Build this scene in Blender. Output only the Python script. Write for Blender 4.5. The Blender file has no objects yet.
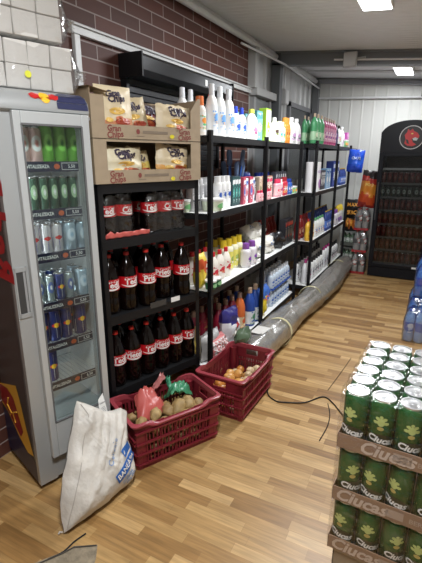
import bpy, math, random
from math import sin, cos, pi, radians
from mathutils import Vector, Matrix, noise
random.seed(7)
SC = bpy.context.scene
COL = SC.collection

# ------------------------------------------------------------------ materials
_M = {}
def mat(c, rough=.5, metal=0., bump=0., bscale=40., spec=.5, emis=None, estr=0., trans=0., alpha=1., vary=0.):
    key = (tuple(c), rough, metal, bump, bscale, spec, emis, estr, trans, alpha, vary)
    if key in _M: return _M[key]
    m = bpy.data.materials.new('material'); m.use_nodes = True
    nt = m.node_tree; b = nt.nodes['Principled BSDF']
    b.inputs['Base Color'].default_value = (*c, 1)
    b.inputs['Roughness'].default_value = rough
    b.inputs['Metallic'].default_value = metal
    b.inputs['Specular IOR Level'].default_value = spec
    b.inputs['Transmission Weight'].default_value = trans
    b.inputs['Alpha'].default_value = alpha
    if emis: b.inputs['Emission Color'].default_value = (*emis, 1); b.inputs['Emission Strength'].default_value = estr
    tc = nt.nodes.new('ShaderNodeTexCoord')
    if bump:
        n = nt.nodes.new('ShaderNodeTexNoise'); n.inputs['Scale'].default_value = bscale; n.inputs['Detail'].default_value = 3
        bp = nt.nodes.new('ShaderNodeBump'); bp.inputs['Strength'].default_value = bump; bp.inputs['Distance'].default_value = .01
        nt.links.new(tc.outputs['Object'], n.inputs['Vector']); nt.links.new(n.outputs['Fac'], bp.inputs['Height']); nt.links.new(bp.outputs['Normal'], b.inputs['Normal'])
    if vary:
        n = nt.nodes.new('ShaderNodeTexNoise'); n.inputs['Scale'].default_value = bscale * .5; n.inputs['Detail'].default_value = 4
        r = nt.nodes.new('ShaderNodeMapRange'); r.inputs['From Min'].default_value = .3; r.inputs['From Max'].default_value = .7
        r.inputs['To Min'].default_value = 1 - vary; r.inputs['To Max'].default_value = 1 + vary * .5
        mx = nt.nodes.new('ShaderNodeVectorMath'); mx.operation = 'SCALE'; mx.inputs[0].default_value = c
        nt.links.new(tc.outputs['Object'], n.inputs['Vector']); nt.links.new(n.outputs['Fac'], r.inputs['Value'])
        nt.links.new(r.outputs['Result'], mx.inputs['Scale']); nt.links.new(mx.outputs['Vector'], b.inputs['Base Color'])
    _M[key] = m; return m

def film(tint=(1, 1, 1), gloss=.16, rough=.12, bump=.6, bscale=25, haze=0., edge=.45):
    key = ('film', tint, gloss, rough, bump, bscale, haze, edge)
    if key in _M: return _M[key]
    m = bpy.data.materials.new('clear_film'); m.use_nodes = True; nt = m.node_tree; nt.nodes.clear()
    o = nt.nodes.new('ShaderNodeOutputMaterial'); t = nt.nodes.new('ShaderNodeBsdfTransparent'); t.inputs[0].default_value = (*tint, 1)
    g = nt.nodes.new('ShaderNodeBsdfGlossy'); g.inputs['Roughness'].default_value = rough
    mx = nt.nodes.new('ShaderNodeMixShader')
    f = nt.nodes.new('ShaderNodeLayerWeight'); f.inputs['Blend'].default_value = .25
    mr = nt.nodes.new('ShaderNodeMapRange'); mr.inputs['To Min'].default_value = gloss; mr.inputs['To Max'].default_value = min(1, gloss + edge)
    nt.links.new(f.outputs['Facing'], mr.inputs['Value']); nt.links.new(mr.outputs['Result'], mx.inputs[0])
    if bump:
        tc = nt.nodes.new('ShaderNodeTexCoord'); n = nt.nodes.new('ShaderNodeTexNoise'); n.inputs['Scale'].default_value = bscale; n.inputs['Detail'].default_value = 3
        bp = nt.nodes.new('ShaderNodeBump'); bp.inputs['Strength'].default_value = bump; bp.inputs['Distance'].default_value = .02
        nt.links.new(tc.outputs['Object'], n.inputs['Vector']); nt.links.new(n.outputs['Fac'], bp.inputs['Height'])
        nt.links.new(bp.outputs['Normal'], g.inputs['Normal']); nt.links.new(bp.outputs['Normal'], f.inputs['Normal'])
    base = t
    if haze:
        d = nt.nodes.new('ShaderNodeBsdfDiffuse'); d.inputs[0].default_value = (.9, .9, .9, 1); m2 = nt.nodes.new('ShaderNodeMixShader'); m2.inputs[0].default_value = haze
        nt.links.new(t.outputs[0], m2.inputs[1]); nt.links.new(d.outputs[0], m2.inputs[2]); base = m2
    nt.links.new(base.outputs[0], mx.inputs[1]); nt.links.new(g.outputs[0], mx.inputs[2]); nt.links.new(mx.outputs[0], o.inputs[0])
    _M[key] = m; return m

# ------------------------------------------------------------------ mesh builder
_T = {}
def text2d(s, size=1., shear=0., bold=.0, align='CENTER'):
    key = (s, size, shear, bold, align)
    if key in _T: return _T[key]
    cu = bpy.data.curves.new('t', 'FONT'); cu.body = s; cu.size = size; cu.shear = shear; cu.offset = bold * size; cu.align_x = align; cu.align_y = 'CENTER'
    cu.resolution_u = 2
    ob = bpy.data.objects.new('t', cu); COL.objects.link(ob)
    dg = bpy.context.evaluated_depsgraph_get(); me = ob.evaluated_get(dg).to_mesh()
    r = ([(v.co.x, v.co.y) for v in me.vertices], [tuple(p.vertices) for p in me.polygons])
    ob.evaluated_get(dg).to_mesh_clear()
    bpy.data.objects.remove(ob); bpy.data.curves.remove(cu)
    _T[key] = r; return r

class MB:
    def __init__(s): s.v = []; s.f = []; s.m = []
    def add(s, vs, fs, m=0):
        o = len(s.v); s.v += [tuple(v) for v in vs]; s.f += [tuple(i + o for i in f) for f in fs]
        s.m += (m if isinstance(m, list) else [m] * len(fs)); return s
    def box(s, x0, x1, y0, y1, z0, z1, m=0):
        return s.add([(x0, y0, z0), (x1, y0, z0), (x1, y1, z0), (x0, y1, z0), (x0, y0, z1), (x1, y0, z1), (x1, y1, z1), (x0, y1, z1)],
                     [(0, 3, 2, 1), (4, 5, 6, 7), (0, 1, 5, 4), (1, 2, 6, 5), (2, 3, 7, 6), (3, 0, 4, 7)], m)
    def lathe(s, prof, n=20, m=0, c=(0, 0, 0), sx=1, sy=1, sq=2., ms=None, caps=True):
        vs = []; fs = []; mm = []
        for r, z in prof:
            for k in range(n):
                a = 2 * pi * k / n; ca, sa = cos(a), sin(a)
                q = 1. if sq == 2. else (abs(ca) ** sq + abs(sa) ** sq) ** (-1 / sq)
                vs.append((c[0] + r * ca * q * sx, c[1] + r * sa * q * sy, c[2] + z))
        for i in range(len(prof) - 1):
            for k in range(n):
                k2 = (k + 1) % n; fs.append((i * n + k, i * n + k2, (i + 1) * n + k2, (i + 1) * n + k)); mm.append(ms[i] if ms else m)
        if caps:
            fs.append(tuple(range(n))[::-1]); mm.append(ms[0] if ms else m)
            L = (len(prof) - 1) * n; fs.append(tuple(range(L, L + n))); mm.append(ms[-1] if ms else m)
        return s.add(vs, fs, mm)
    def tube(s, pts, r, n=8, m=0, closed=False):
        pts = [Vector(p) for p in pts]; vs = []; fs = []; N = len(pts)
        for i, p in enumerate(pts):
            if closed: d = pts[(i + 1) % N] - pts[i - 1]
            else: d = pts[min(i + 1, N - 1)] - pts[max(i - 1, 0)]
            d.normalize(); up = Vector((0, 0, 1)) if abs(d.z) < .95 else Vector((1, 0, 0))
            a = d.cross(up).normalized(); b = a.cross(d); rr = r[i] if isinstance(r, (list, tuple)) else r
            for k in range(n):
                t = 2 * pi * k / n; vs.append(p + a * cos(t) * rr + b * sin(t) * rr)
        for i in range(N if closed else N - 1):
            j = (i + 1) % N
            for k in range(n):
                k2 = (k + 1) % n; fs.append((i * n + k, j * n + k, j * n + k2, i * n + k2))
        if not closed: fs += [tuple(range(n)), tuple(range((N - 1) * n, N * n))[::-1]]
        return s.add(vs, fs, m)
    def bar(s, a, b, w, h, m=0):
        a = Vector(a); b = Vector(b); d = (b - a).normalized(); up = Vector((0, 0, 1)) if abs(d.z) < .95 else Vector((1, 0, 0))
        x = d.cross(up).normalized() * w / 2; y = x.normalized().cross(d) * h / 2
        vs = [a - x - y, a + x - y, a + x + y, a - x + y, b - x - y, b + x - y, b + x + y, b - x + y]
        return s.add(vs, [(0, 3, 2, 1), (4, 5, 6, 7), (0, 1, 5, 4), (1, 2, 6, 5), (2, 3, 7, 6), (3, 0, 4, 7)], m)
    def text(s, t, size, fn, m=0, shear=0., bold=0.02, rot=0., at=(0, 0), align='CENTER', sx=1.):
        vs, fs = text2d(t, size, shear, bold, align); c, n = cos(rot), sin(rot)
        return s.add([fn(at[0] + (x * sx) * c - y * n, at[1] + (x * sx) * n + y * c) for x, y in vs], fs, m)
    def poly(s, pts, fn, m=0):
        return s.add([fn(*p) for p in pts], [tuple(range(len(pts)))], m)
    def disc(s, cx, cz, rx, rz, fn, m=0, n=20, rings=3, r0=0.):
        vs = []; fs = []
        for i in range(rings + 1):
            q = r0 + (1 - r0) * i / rings
            for k in range(n): a = 2 * pi * k / n; vs.append(fn(cx + rx * q * cos(a), cz + rz * q * sin(a)))
        for i in range(rings):
            for k in range(n): k2 = (k + 1) % n; fs.append((i * n + k, i * n + k2, (i + 1) * n + k2, (i + 1) * n + k))
        return s.add(vs, fs, m)
    def pillow(s, w, h, t, nx=12, nz=14, m=0, seed=0, crimp=.05, wr=.12, cols=None, base=0.):
        # a sealed bag standing in x-z, depth along y
        for side in (-1, 1):
            vs = []; fs = []; mm = []
            for j in range(nz + 1):
                for i in range(nx + 1):
                    u = -1 + 2 * i / nx; v = -1 + 2 * j / nz
                    vs.append(pil(u, v, w, h, t, seed, wr, crimp, side, base))
            for j in range(nz):
                for i in range(nx):
                    a = j * (nx + 1) + i; q = (a, a + 1, a + nx + 2, a + nx + 1); fs.append(q if side < 0 else q[::-1])
                    mm.append(m if not cols else cols((i + .5) / nx, (j + .5) / nz, side))
            s.add(vs, fs, mm)
        return s
    def build(s, name, mats, parent=None, loc=(0, 0, 0), rz=0, smooth=40, bevel=0, sub=0):
        me = bpy.data.meshes.new(name); me.from_pydata(s.v, [], s.f)
        for q in (mats if isinstance(mats, (list, tuple)) else [mats]): me.materials.append(q)
        me.polygons.foreach_set('material_index', s.m); me.validate(); me.update()
        if smooth:
            me.polygons.foreach_set('use_smooth', [True] * len(me.polygons)); me.set_sharp_from_angle(angle=radians(smooth))
        o = bpy.data.objects.new(name, me); COL.objects.link(o); o.location = loc; o.rotation_euler = (0, 0, rz)
        if parent: o.parent = parent
        if bevel:
            b = o.modifiers.new('b', 'BEVEL'); b.width = bevel; b.segments = 2; b.limit_method = 'ANGLE'; b.angle_limit = radians(40)
        if sub:
            b = o.modifiers.new('s', 'SUBSURF'); b.levels = sub; b.render_levels = sub
        return o

def pil(u, v, w, h, t, seed, wr, crimp, side, base=0.):
    k = max(0, 1 - abs(u) ** 3) ** .6 * max(0, 1 - abs(v) ** 4) ** .6
    n = noise.noise(Vector((u * 2.3 + seed, v * 2.7, seed * 1.7 + side * .3)))
    n2 = noise.noise(Vector((u * 6 + seed * 3, v * 5, seed)))
    y = side * (t / 2 * k * (1 + n * wr * 4 + n2 * wr * 2) + .0015) + .5 * w * crimp * n * (1 - k)
    x = u * w / 2 * (1 - .06 * k) * (1 + .04 * n)
    z = h / 2 + v * h / 2 + .01 * n2 + base
    return (x, y, z)

def flat(y=0.): return lambda a, b: (a, y, b)
def cyl(r, eps=.0006, z0=0.): return lambda a, b: ((r + eps) * sin(a / r), -(r + eps) * cos(a / r), z0 + b)

# ------------------------------------------------------------------ things
def empty(name, loc=(0, 0, 0), rz=0):
    o = bpy.data.objects.new(name, None); COL.objects.link(o); o.location = loc; o.rotation_euler = (0, 0, rz); o.empty_display_size = .05; return o
def tag(o, label, cat, group=None):
    o['label'] = label; o['category'] = cat
    if group: o['group'] = group
    return o
def struct(o): o['kind'] = 'structure'; return o
KIDS = {}
def tree_copy(o, parent=None):
    c = o.copy(); COL.objects.link(c); c.parent = parent
    for ch in list(o.children): tree_copy(ch, c)
    return c
class Proto:
    def __init__(s, fn): s.fn = fn; s.o = None
    def put(s, loc, rz=0, label=None, cat=None, group=None, tilt=None, scale=1):
        if s.o is None: s.o = s.fn(); o = s.o
        else: o = tree_copy(s.o)
        if group is None and 'group' in o: del o['group']
        o.location = loc; o.rotation_euler = tilt if tilt else (0, 0, rz); o.scale = (scale,) * 3 if not isinstance(scale, tuple) else scale
        tag(o, label, cat, group); return o
ORD = ['first', 'second', 'third', 'fourth', 'fifth', 'sixth', 'seventh', 'eighth', 'ninth', 'tenth', 'eleventh', 'twelfth']
def ordl(i, n, end='left'):
    return 'only' if n == 1 else ORD[i]
def part(name, mb, mats, parent, **k): return mb.build(name, mats, parent, **k)

WHITE = mat((.82, .82, .8), .35); BLACK = mat((.007, .007, .008), .5, spec=.3); DKMET = mat((.008, .008, .009), .5, spec=.3)
SILVER = mat((.75, .76, .77), .25, .9); GREY = mat((.34, .35, .35), .45)

PROF = {
 'cola': [(.55, 0), (.85, .0), (.97, .02), (1, .05), (1, .2), (.95, .26), (.93, .3), (.99, .36), (1, .4), (1, .6), (.96, .66), (.8, .75), (.55, .84), (.34, .9), (.29, .93), (.29, .955)],
 'soft': [(.85, 0), (.97, .015), (1, .05), (.97, .3), (.98, .5), (.95, .62), (.82, .71), (.55, .77), (.42, .79), (.42, .81)],
 'dish': [(.75, 0), (.88, .015), (.95, .05), (1, .25), (.88, .42), (.92, .55), (.98, .66), (.75, .77), (.4, .84), (.3, .88), (.3, .9)],
 'spray': [(.93, 0), (1, .01), (1, .02), (1, .74), (.96, .78), (.82, .81), (.8, .82)],
 'tall': [(.9, 0), (1, .02), (1, .6), (.97, .68), (.8, .74), (.6, .77), (.58, .79)],
 'jug': [(.9, 0), (1, .02), (1, .45), (.97, .6), (.8, .72), (.5, .82), (.36, .86), (.36, .88)],
 'clear': [(.8, 0), (.95, .015), (1, .05), (1, .3), (.96, .33), (1, .37), (1, .6), (.9, .7), (.6, .81), (.33, .89), (.3, .93), (.3, .955)],
}
CAPT = {'cola': (.31, .945, 1.), 'soft': (.5, .78, 1.), 'dish': (.33, .88, 1.), 'spray': (.8, .8, 1.), 'tall': (.68, .76, 1.), 'jug': (.42, .86, 1.), 'clear': (.33, .94, 1.)}
def rad_at(prof, t):
    for (r0, z0), (r1, z1) in zip(prof, prof[1:]):
        if z0 <= t <= z1 and z1 > z0: return r0 + (r1 - r0) * (t - z0) / (z1 - z0)
    return prof[-1][0]
def bottle(name, kind, h, r, body, cap, lab=None, lrange=(.2, .55), sy=1., sq=2., art=None, n=20, handle=False, capn=None):
    def fn():
        o = empty(name); P = PROF[kind]
        mb = MB().lathe([(a * r, z * h) for a, z in P], n, 0, sy=sy, sq=sq)
        bd = mb.build('bottle_body', body, o, smooth=50)
        cr, c0, c1 = CAPT[kind]
        cm = MB().lathe([(cr * r * .98, c0 * h), (cr * r, (c0 + .01) * h), (cr * r * (.93 if kind != 'soft' else .85), c1 * h * .995), (cr * r * .6, c1 * h)], 14, 0, sy=max(sy, .7))
        cm.build('cap', cap, o, smooth=50)
        if handle:
            MB().tube([(r * .55, 0, h * .8), (r * .98, 0, h * .78), (r * 1.12, 0, h * .66), (r * 1.08, 0, h * .5), (r * .93, 0, h * .42)], r * .16, 8).build('handle', body, o)
        if lab:
            lb = MB(); z0, z1 = lrange; st = [z0 + (z1 - z0) * i / 5 for i in range(6)]
            mats = [lab] if not isinstance(lab, (list, tuple)) else list(lab)
            lb.lathe([(rad_at(P, t) * r * 1.015 + .0006, t * h) for t in st], n, 0, sy=sy, sq=sq, caps=False)
            if art:
                art(lb, (lambda a, b, q=sy: ((r * 1.03 + .001) * sin(a / r), -(r * 1.03 * q + .001) * max(0, cos(a / r)) ** (1 if sq == 2 else .45), (z0 + z1) / 2 * h + b)), h, r)
            lb.build('label', mats, o, smooth=50)
        return o
    return Proto(fn)

_ar = random.Random(11)
def art_stripe(m1=1, m2=2):
    def a(lb, fn, h, r):
        lb.disc(0, h * .03, r * .6, h * .075, fn, m1, rings=2, n=14)
        lb.disc(0, -h * .07, r * .45, h * .03, fn, m2, rings=1, n=12)
        for k in range(13):
            x = _ar.uniform(-.9, .5) * r; z = _ar.uniform(-.2, .17) * h; w_ = _ar.uniform(.2, .7) * r; q = _ar.uniform(.01, .04) * h
            lb.poly([(x, z), (x + w_, z), (x + w_, z + q), (x, z + q)], fn, _ar.choice((m1, m2, m1)))
    return a
def art_text(t, size, bold=.03, extra=None, shear=0.):
    def a(lb, fn, h, r):
        lb.text(t, size, fn, 1, bold=bold, shear=shear)
        if extra: extra(lb, fn, h, r)
    return a

def carton(name, w, d, h, col, front, mats3=None, txt=None):
    def fn():
        o = empty(name)
        MB().box(-w / 2, w / 2, 0, d, 0, h).build('carton_body', mat(col, .45), o, smooth=0, bevel=.002)
        p = MB(); e = -.0012
        p.box(-w * .47, w * .47, e, 0.0005, h * .05, h * .95, 0)
        f = flat(e - .0006)
        p.disc(0, h * .45, w * .3, h * .16, f, 1, rings=1); p.poly([(-w * .42, h * .72), (w * .42, h * .76), (w * .42, h * .9), (-w * .42, h * .88)], f, 2)
        for k in range(9):
            x = _ar.uniform(-.42, .15) * w; z = _ar.uniform(.08, .88) * h; w_ = _ar.uniform(.1, .3) * w; q = _ar.uniform(.01, .06) * h
            p.poly([(x, z), (x + w_, z), (x + w_, z + q), (x, z + q)], flat(e - .0009), _ar.choice((1, 2, 3)))
        if txt: p.text(txt, w * .22, flat(e - .0012), 3, at=(0, h * .81), bold=.03)
        p.build('printed_front', [mat(front[0], .4), mat(front[1], .4), mat(front[2], .4), mat((.9, .9, .9), .5)], o, smooth=0)
        MB().box(-w * .46, w * .46, d * .48, d * .52, h, h + .0012).build('flap_seam', mat([x * .7 for x in col], .6), o, smooth=0)
        return o
    return Proto(fn)

def pouch(name, w, h, t, cols, seed=0, txt=None, tcol=(.9, .9, .9), wr=.12, art=None, rough=.3, pm=None):
    # cols: bottom -> top colour bands [(fraction, colour)...]
    def fn():
        o = empty(name); ms = [mat(c, rough, bump=.25, bscale=30) for _, c in cols]
        def pick(u, v, side):
            for i, (q, _) in enumerate(cols):
                if v + .05 * math.sin(u * 6 + seed) <= q: return i
            return len(cols) - 1
        MB().pillow(w, h, t, seed=seed, wr=wr, cols=pick).build('bag_body', ms, o, smooth=60)
        c = MB()
        for z in (.004, h - .016):
            for k in range(4): c.box(-w / 2 * .97, w / 2 * .97, -.0025 + .0, .0025, z + k * .0035 + .001, z + k * .0035 + .003)
        c.build('crimped_seal', mat([min(1, x * 1.1) for x in cols[-1][1]], .35), o, smooth=0)
        if txt or art:
            p = MB()
            def f(a, b):
                u = max(-1, min(1, a / (w / 2))); v = max(-1, min(1, b / (h / 2) - 1)); q = pil(u, v, w, h, t, seed, wr, .05, -1); return (a, q[1] - .003, b)
            if art: art(p, f, w, h)
            if txt: p.text(txt, w * .22, f, 0, at=(0, h * .62), bold=.035)
            p.build('printed_logo', [mat(c_, .45) for c_ in pm] if pm else [mat(tcol, .4), mat((.9, .62, .1), .4), mat((.5, .05, .04), .4), mat((.93, .9, .8), .4)], o, smooth=0)
        return o
    return Proto(fn)

# ================================================================== ROOM
CEIL = lambda X: 2.83 - .085 * (X + 2)
WX, BY, RX, FY = -1.96, 7.3, 1.7, -1.6

def floor_mat():
    m = bpy.data.materials.new('laminate'); m.use_nodes = True; nt = m.node_tree; b = nt.nodes['Principled BSDF']; L = nt.links.new; N = nt.nodes.new
    tc = N('ShaderNodeTexCoord'); br = N('ShaderNodeTexBrick'); br.offset = .37; br.offset_frequency = 3; br.squash = 1.35; br.squash_frequency = 2
    br.inputs['Scale'].default_value = 1; br.inputs['Brick Width'].default_value = .29; br.inputs['Row Height'].default_value = .056
    br.inputs['Mortar Size'].default_value = .0008; br.inputs['Mortar Smooth'].default_value = .3; br.inputs['Bias'].default_value = 0
    br.inputs['Color1'].default_value = (0, 0, 0, 1); br.inputs['Color2'].default_value = (1, 1, 1, 1); br.inputs['Mortar'].default_value = (.25, .25, .25, 1)
    L(tc.outputs['Object'], br.inputs['Vector'])
    cr = N('ShaderNodeValToRGB'); e = cr.color_ramp.elements
    e[0].position = 0; e[0].color = (.25, .13, .042, 1); e[1].position = 1; e[1].color = (.54, .345, .15, 1)
    for p, c in ((.3, (.34, .19, .066, 1)), (.55, (.43, .26, .10, 1)), (.8, (.48, .30, .12, 1))): q = e.new(p); q.color = c
    L(br.outputs['Color'], cr.inputs['Fac'])
    mp = N('ShaderNodeMapping'); mp.inputs['Scale'].default_value = (5, 70, 1); n = N('ShaderNodeTexNoise'); n.inputs['Scale'].default_value = 1; n.inputs['Detail'].default_value = 5
    L(tc.outputs['Object'], mp.inputs['Vector']); L(mp.outputs['Vector'], n.inputs['Vector'])
    mr = N('ShaderNodeMapRange'); mr.inputs['From Min'].default_value = .3; mr.inputs['From Max'].default_value = .7; mr.inputs['To Min'].default_value = .72; mr.inputs['To Max'].default_value = 1.15
    L(n.outputs['Fac'], mr.inputs['Value']); sc = N('ShaderNodeVectorMath'); sc.operation = 'SCALE'; L(cr.outputs['Color'], sc.inputs[0]); L(mr.outputs['Result'], sc.inputs['Scale'])
    L(sc.outputs['Vector'], b.inputs['Base Color']); b.inputs['Roughness'].default_value = .38
    bp = N('ShaderNodeBump'); bp.inputs['Strength'].default_value = .12; bp.inputs['Distance'].default_value = .002; L(br.outputs['Fac'], bp.inputs['Height']); bp.invert = True; L(bp.outputs['Normal'], b.inputs['Normal'])
    return m
def brick_mat():
    m = bpy.data.materials.new('brick'); m.use_nodes = True; nt = m.node_tree; b = nt.nodes['Principled BSDF']; L = nt.links.new; N = nt.nodes.new
    tc = N('ShaderNodeTexCoord'); sp = N('ShaderNodeSeparateXYZ'); cb = N('ShaderNodeCombineXYZ'); L(tc.outputs['Object'], sp.inputs[0]); L(sp.outputs['Y'], cb.inputs['X']); L(sp.outputs['Z'], cb.inputs['Y'])
    br = N('ShaderNodeTexBrick'); br.inputs['Scale'].default_value = 1; br.inputs['Brick Width'].default_value = .3; br.inputs['Row Height'].default_value = .084
    br.inputs['Mortar Size'].default_value = .0045; br.inputs['Mortar Smooth'].default_value = .2
    br.inputs['Color1'].default_value = (.075, .026, .018, 1); br.inputs['Color2'].default_value = (.115, .038, .026, 1); br.inputs['Mortar'].default_value = (.33, .27, .25, 1)
    L(cb.outputs[0], br.inputs['Vector']); L(br.outputs['Color'], b.inputs['Base Color']); b.inputs['Roughness'].default_value = .62
    bp = N('ShaderNodeBump'); bp.inputs['Strength'].default_value = .5; bp.inputs['Distance'].default_value = .006; bp.invert = True; L(br.outputs['Fac'], bp.inputs['Height']); L(bp.outputs['Normal'], b.inputs['Normal'])
    return m
struct(MB().box(WX - .3, RX + .1, FY - .1, BY + .1, -.06, 0).build('floor', floor_mat(), smooth=0))
# ceiling of ribbed sheet: ribs run across the room (along x), sheet falls towards the right
cm = MB(); vs = []; fs = []
ys = []; y = FY - .1
while y < BY + .15: ys += [(y, 0), (y + .055, 0), (y + .060, .003), (y + .078, .003)]; y += .085
for (yy, dz) in ys: vs += [(WX - .2, yy, CEIL(WX - .2) - dz), (RX + .1, yy, CEIL(RX + .1) - dz)]
for i in range(len(ys) - 1): fs.append((2 * i, 2 * i + 1, 2 * i + 3, 2 * i + 2))
cm.add(vs, fs); struct(cm.build('ceiling', mat((.78, .79, .80), .4, .05), smooth=0))
# left wall: brick then light panel
struct(MB().box(WX - .1, WX, FY - .1, 4.66, 0, 2.9).build('wall_left', brick_mat(), smooth=0))
lp = MB(); yy = 4.66; vs = []; fs = []; k = 0; pr = []
while yy < BY: pr += [(yy, 0), (yy + .17, 0), (yy + .19, .02), (yy + .23, .02), (yy + .25, 0)]; yy += .25
for (a, d) in pr: vs += [(WX + d, min(a, BY), 0), (WX + d, min(a, BY), 2.9)]
for i in range(len(pr) - 1): fs.append((2 * i, 2 * i + 1, 2 * i + 3, 2 * i + 2))
lp.add(vs, fs); struct(lp.build('wall_left_panel', mat((.46, .46, .45), .45, .1), smooth=0))
bw = MB(); xx = WX - .05; pr = []; vs = []; fs = []
while xx < RX + .1: pr += [(xx, 0), (xx + .13, 0), (xx + .145, .005), (xx + .155, .005)]; xx += .17
for (a, d) in pr: vs += [(a, BY - d, 0), (a, BY - d, 2.9)]
for i in range(len(pr) - 1): fs.append((2 * i + 2, 2 * i + 3, 2 * i + 1, 2 * i))
bw.add(vs, fs); struct(bw.build('wall_back', mat((.68, .68, .64), .5), smooth=0))
struct(MB().box(RX, RX + .1, FY - .1, BY + .1, 0, 2.8).build('wall_right', mat((.6, .6, .58), .6), smooth=0))
struct(MB().box(WX - .1, RX + .1, FY - .1, FY, 0, 2.95).build('wall_front', mat((.6, .6, .58), .6), smooth=0))
# trims: rails, posts, beams
tw = mat((.62, .62, .61), .4)
def trim(i, mb, m=tw, bevel=.003): return struct(mb.build(f'trim_{i}', m, smooth=0, bevel=bevel))
trim(1, MB().box(WX, WX + .03, 2.02, 4.7, 2.285, 2.345).box(WX, WX + .045, 2.02, 4.7, 2.325, 2.337))
trim(2, MB().box(WX, WX + .025, 2.04, 2.085, 1.5, 2.285))
trim(3, MB().tube([(WX + .07, -1.5, 2.76), (WX + .07, 7.25, 2.76)], .03, 12).box(WX, WX + .06, -1.5, 7.25, 2.8, 2.86), bevel=0)
trim(4, MB().box(WX, WX + .09, 4.62, 4.72, 2.34, 2.8).box(WX, WX + .1, 4.66, 5.3, 2.27, 2.35), mat((.42, .42, .41), .45))
beam = mat((.10, .105, .11), .5)
trim(5, MB().box(WX + .02, WX + .13, 5.3, 5.4, 0, 2.8), beam)
b = MB(); 
for (z0, z1, w) in ((-.135, -.02, .05), (-.15, -.13, .1), (-.02, -.0, .1)):
    x0, x1 = WX + .02, RX
    b.add([(x0, 5.35 - w / 2, CEIL(x0) + z0), (x1, 5.35 - w / 2, CEIL(x1) + z0), (x1, 5.35 + w / 2, CEIL(x1) + z0), (x0, 5.35 + w / 2, CEIL(x0) + z0),
           (x0, 5.35 - w / 2, CEIL(x0) + z1), (x1, 5.35 - w / 2, CEIL(x1) + z1), (x1, 5.35 + w / 2, CEIL(x1) + z1), (x0, 5.35 + w / 2, CEIL(x0) + z1)],
          [(0, 3, 2, 1), (4, 5, 6, 7), (0, 1, 5, 4), (1, 2, 6, 5), (2, 3, 7, 6), (3, 0, 4, 7)])
trim(6, b, mat((.2, .21, .22), .45, .2), 0)
trim(7, MB().bar((WX, BY - .05, CEIL(WX) - .05), (RX, BY - .05, CEIL(RX) - .05), .06, .06), mat((.3, .31, .32), .45), 0)
trim(8, MB().tube([(WX + .1, BY - .06, 2.52), (RX, BY - .06, 2.36)], .014, 8), mat((.7, .7, .7), .4), 0)
trim(9, MB().box(WX + .02, WX + .12, BY - .12, BY - .02, 0, 2.78), mat((.16, .165, .17), .5), 0)
trim(10, MB().tube([(WX + .06, 4.3, 2.70), (WX + .2, 5.3, 2.66), (WX + .12, 7.2, 2.66)], .012, 8).tube([(-1.2, 5.28, CEIL(-1.2) - .1), (RX, 5.28, CEIL(RX) - .1)], .01, 8), mat((.7, .7, .7), .4), 0)
trim(11, MB().tube([(WX + .1, 6.55, CEIL(WX) - .02), (RX, 6.55, CEIL(RX) - .02)], .016, 8), mat((.6, .61, .62), .4), 0)
# dark window opening behind the far shelving
w = MB().box(WX, WX + .03, 6.05, 7.1, 1.3, 2.3, 0).box(WX, WX + .045, 6.0, 6.06, 1.25, 2.35, 1).box(WX, WX + .045, 7.08, 7.14, 1.25, 2.35, 1).box(WX, WX + .045, 6.0, 7.14, 2.29, 2.35, 1)
struct(w.build('window_1', [mat((.03, .035, .04), .15), mat((.18, .18, .19), .5)], smooth=0))
w = MB().box(WX, WX + .03, 4.75, 5.25, .2, 2.25, 0).box(WX, WX + .05, 4.7, 4.76, .2, 2.27, 1).box(WX, WX + .05, 5.2, 5.26, .2, 2.27, 1)
struct(w.build('window_2', [mat((.16, .17, .17), .35), mat((.3, .3, .3), .5)], smooth=0))

# roller shutter over the brick wall
sh = empty('roller_shutter', (WX, 2.46, 2.13)); tag(sh, 'black roller shutter housing mounted high on the dark brick wall', 'shutter')
hb = MB(); P = [(.0, 1.0), (.03, 1.0), (.0, 1.0)]
prof = [(0, -.01), (.15, -.01), (.185, .025), (.185, .105), (.17, .125), (0, .125)]
vs = [(x, y, z) for y in (0, 1.38) for x, z in prof]; n = len(prof)
hb.add(vs, [(i, (i + 1) % n, n + (i + 1) % n, n + i) for i in range(n)] + [tuple(range(n))[::-1], tuple(range(n, 2 * n))])
hb.build('housing', mat((.018, .018, .02), .28, .3), sh, smooth=0, bevel=.003)
MB().box(.185, .187, .85, .885, .04, .085).build('paper_label', WHITE, sh, smooth=0)
for yy in (-.012, 1.38): MB().box(0, .19, yy, yy + .014, -.015, .13).build('end_plate', BLACK, sh, smooth=0)
c = MB()
for k in range(14): c.box(.01, .03, .02, 1.36, -.05 - k * .045, -.01 - k * .045)
c.build('shutter_curtain', mat((.03, .03, .033), .4, .3), sh, smooth=0, bevel=.003)
MB().box(0, .05, .0, .03, -.62, -.01).build('guide_rail', BLACK, sh, smooth=0); MB().box(0, .05, 1.35, 1.38, -.62, -.01).build('guide_rail', BLACK, sh, smooth=0)

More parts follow.
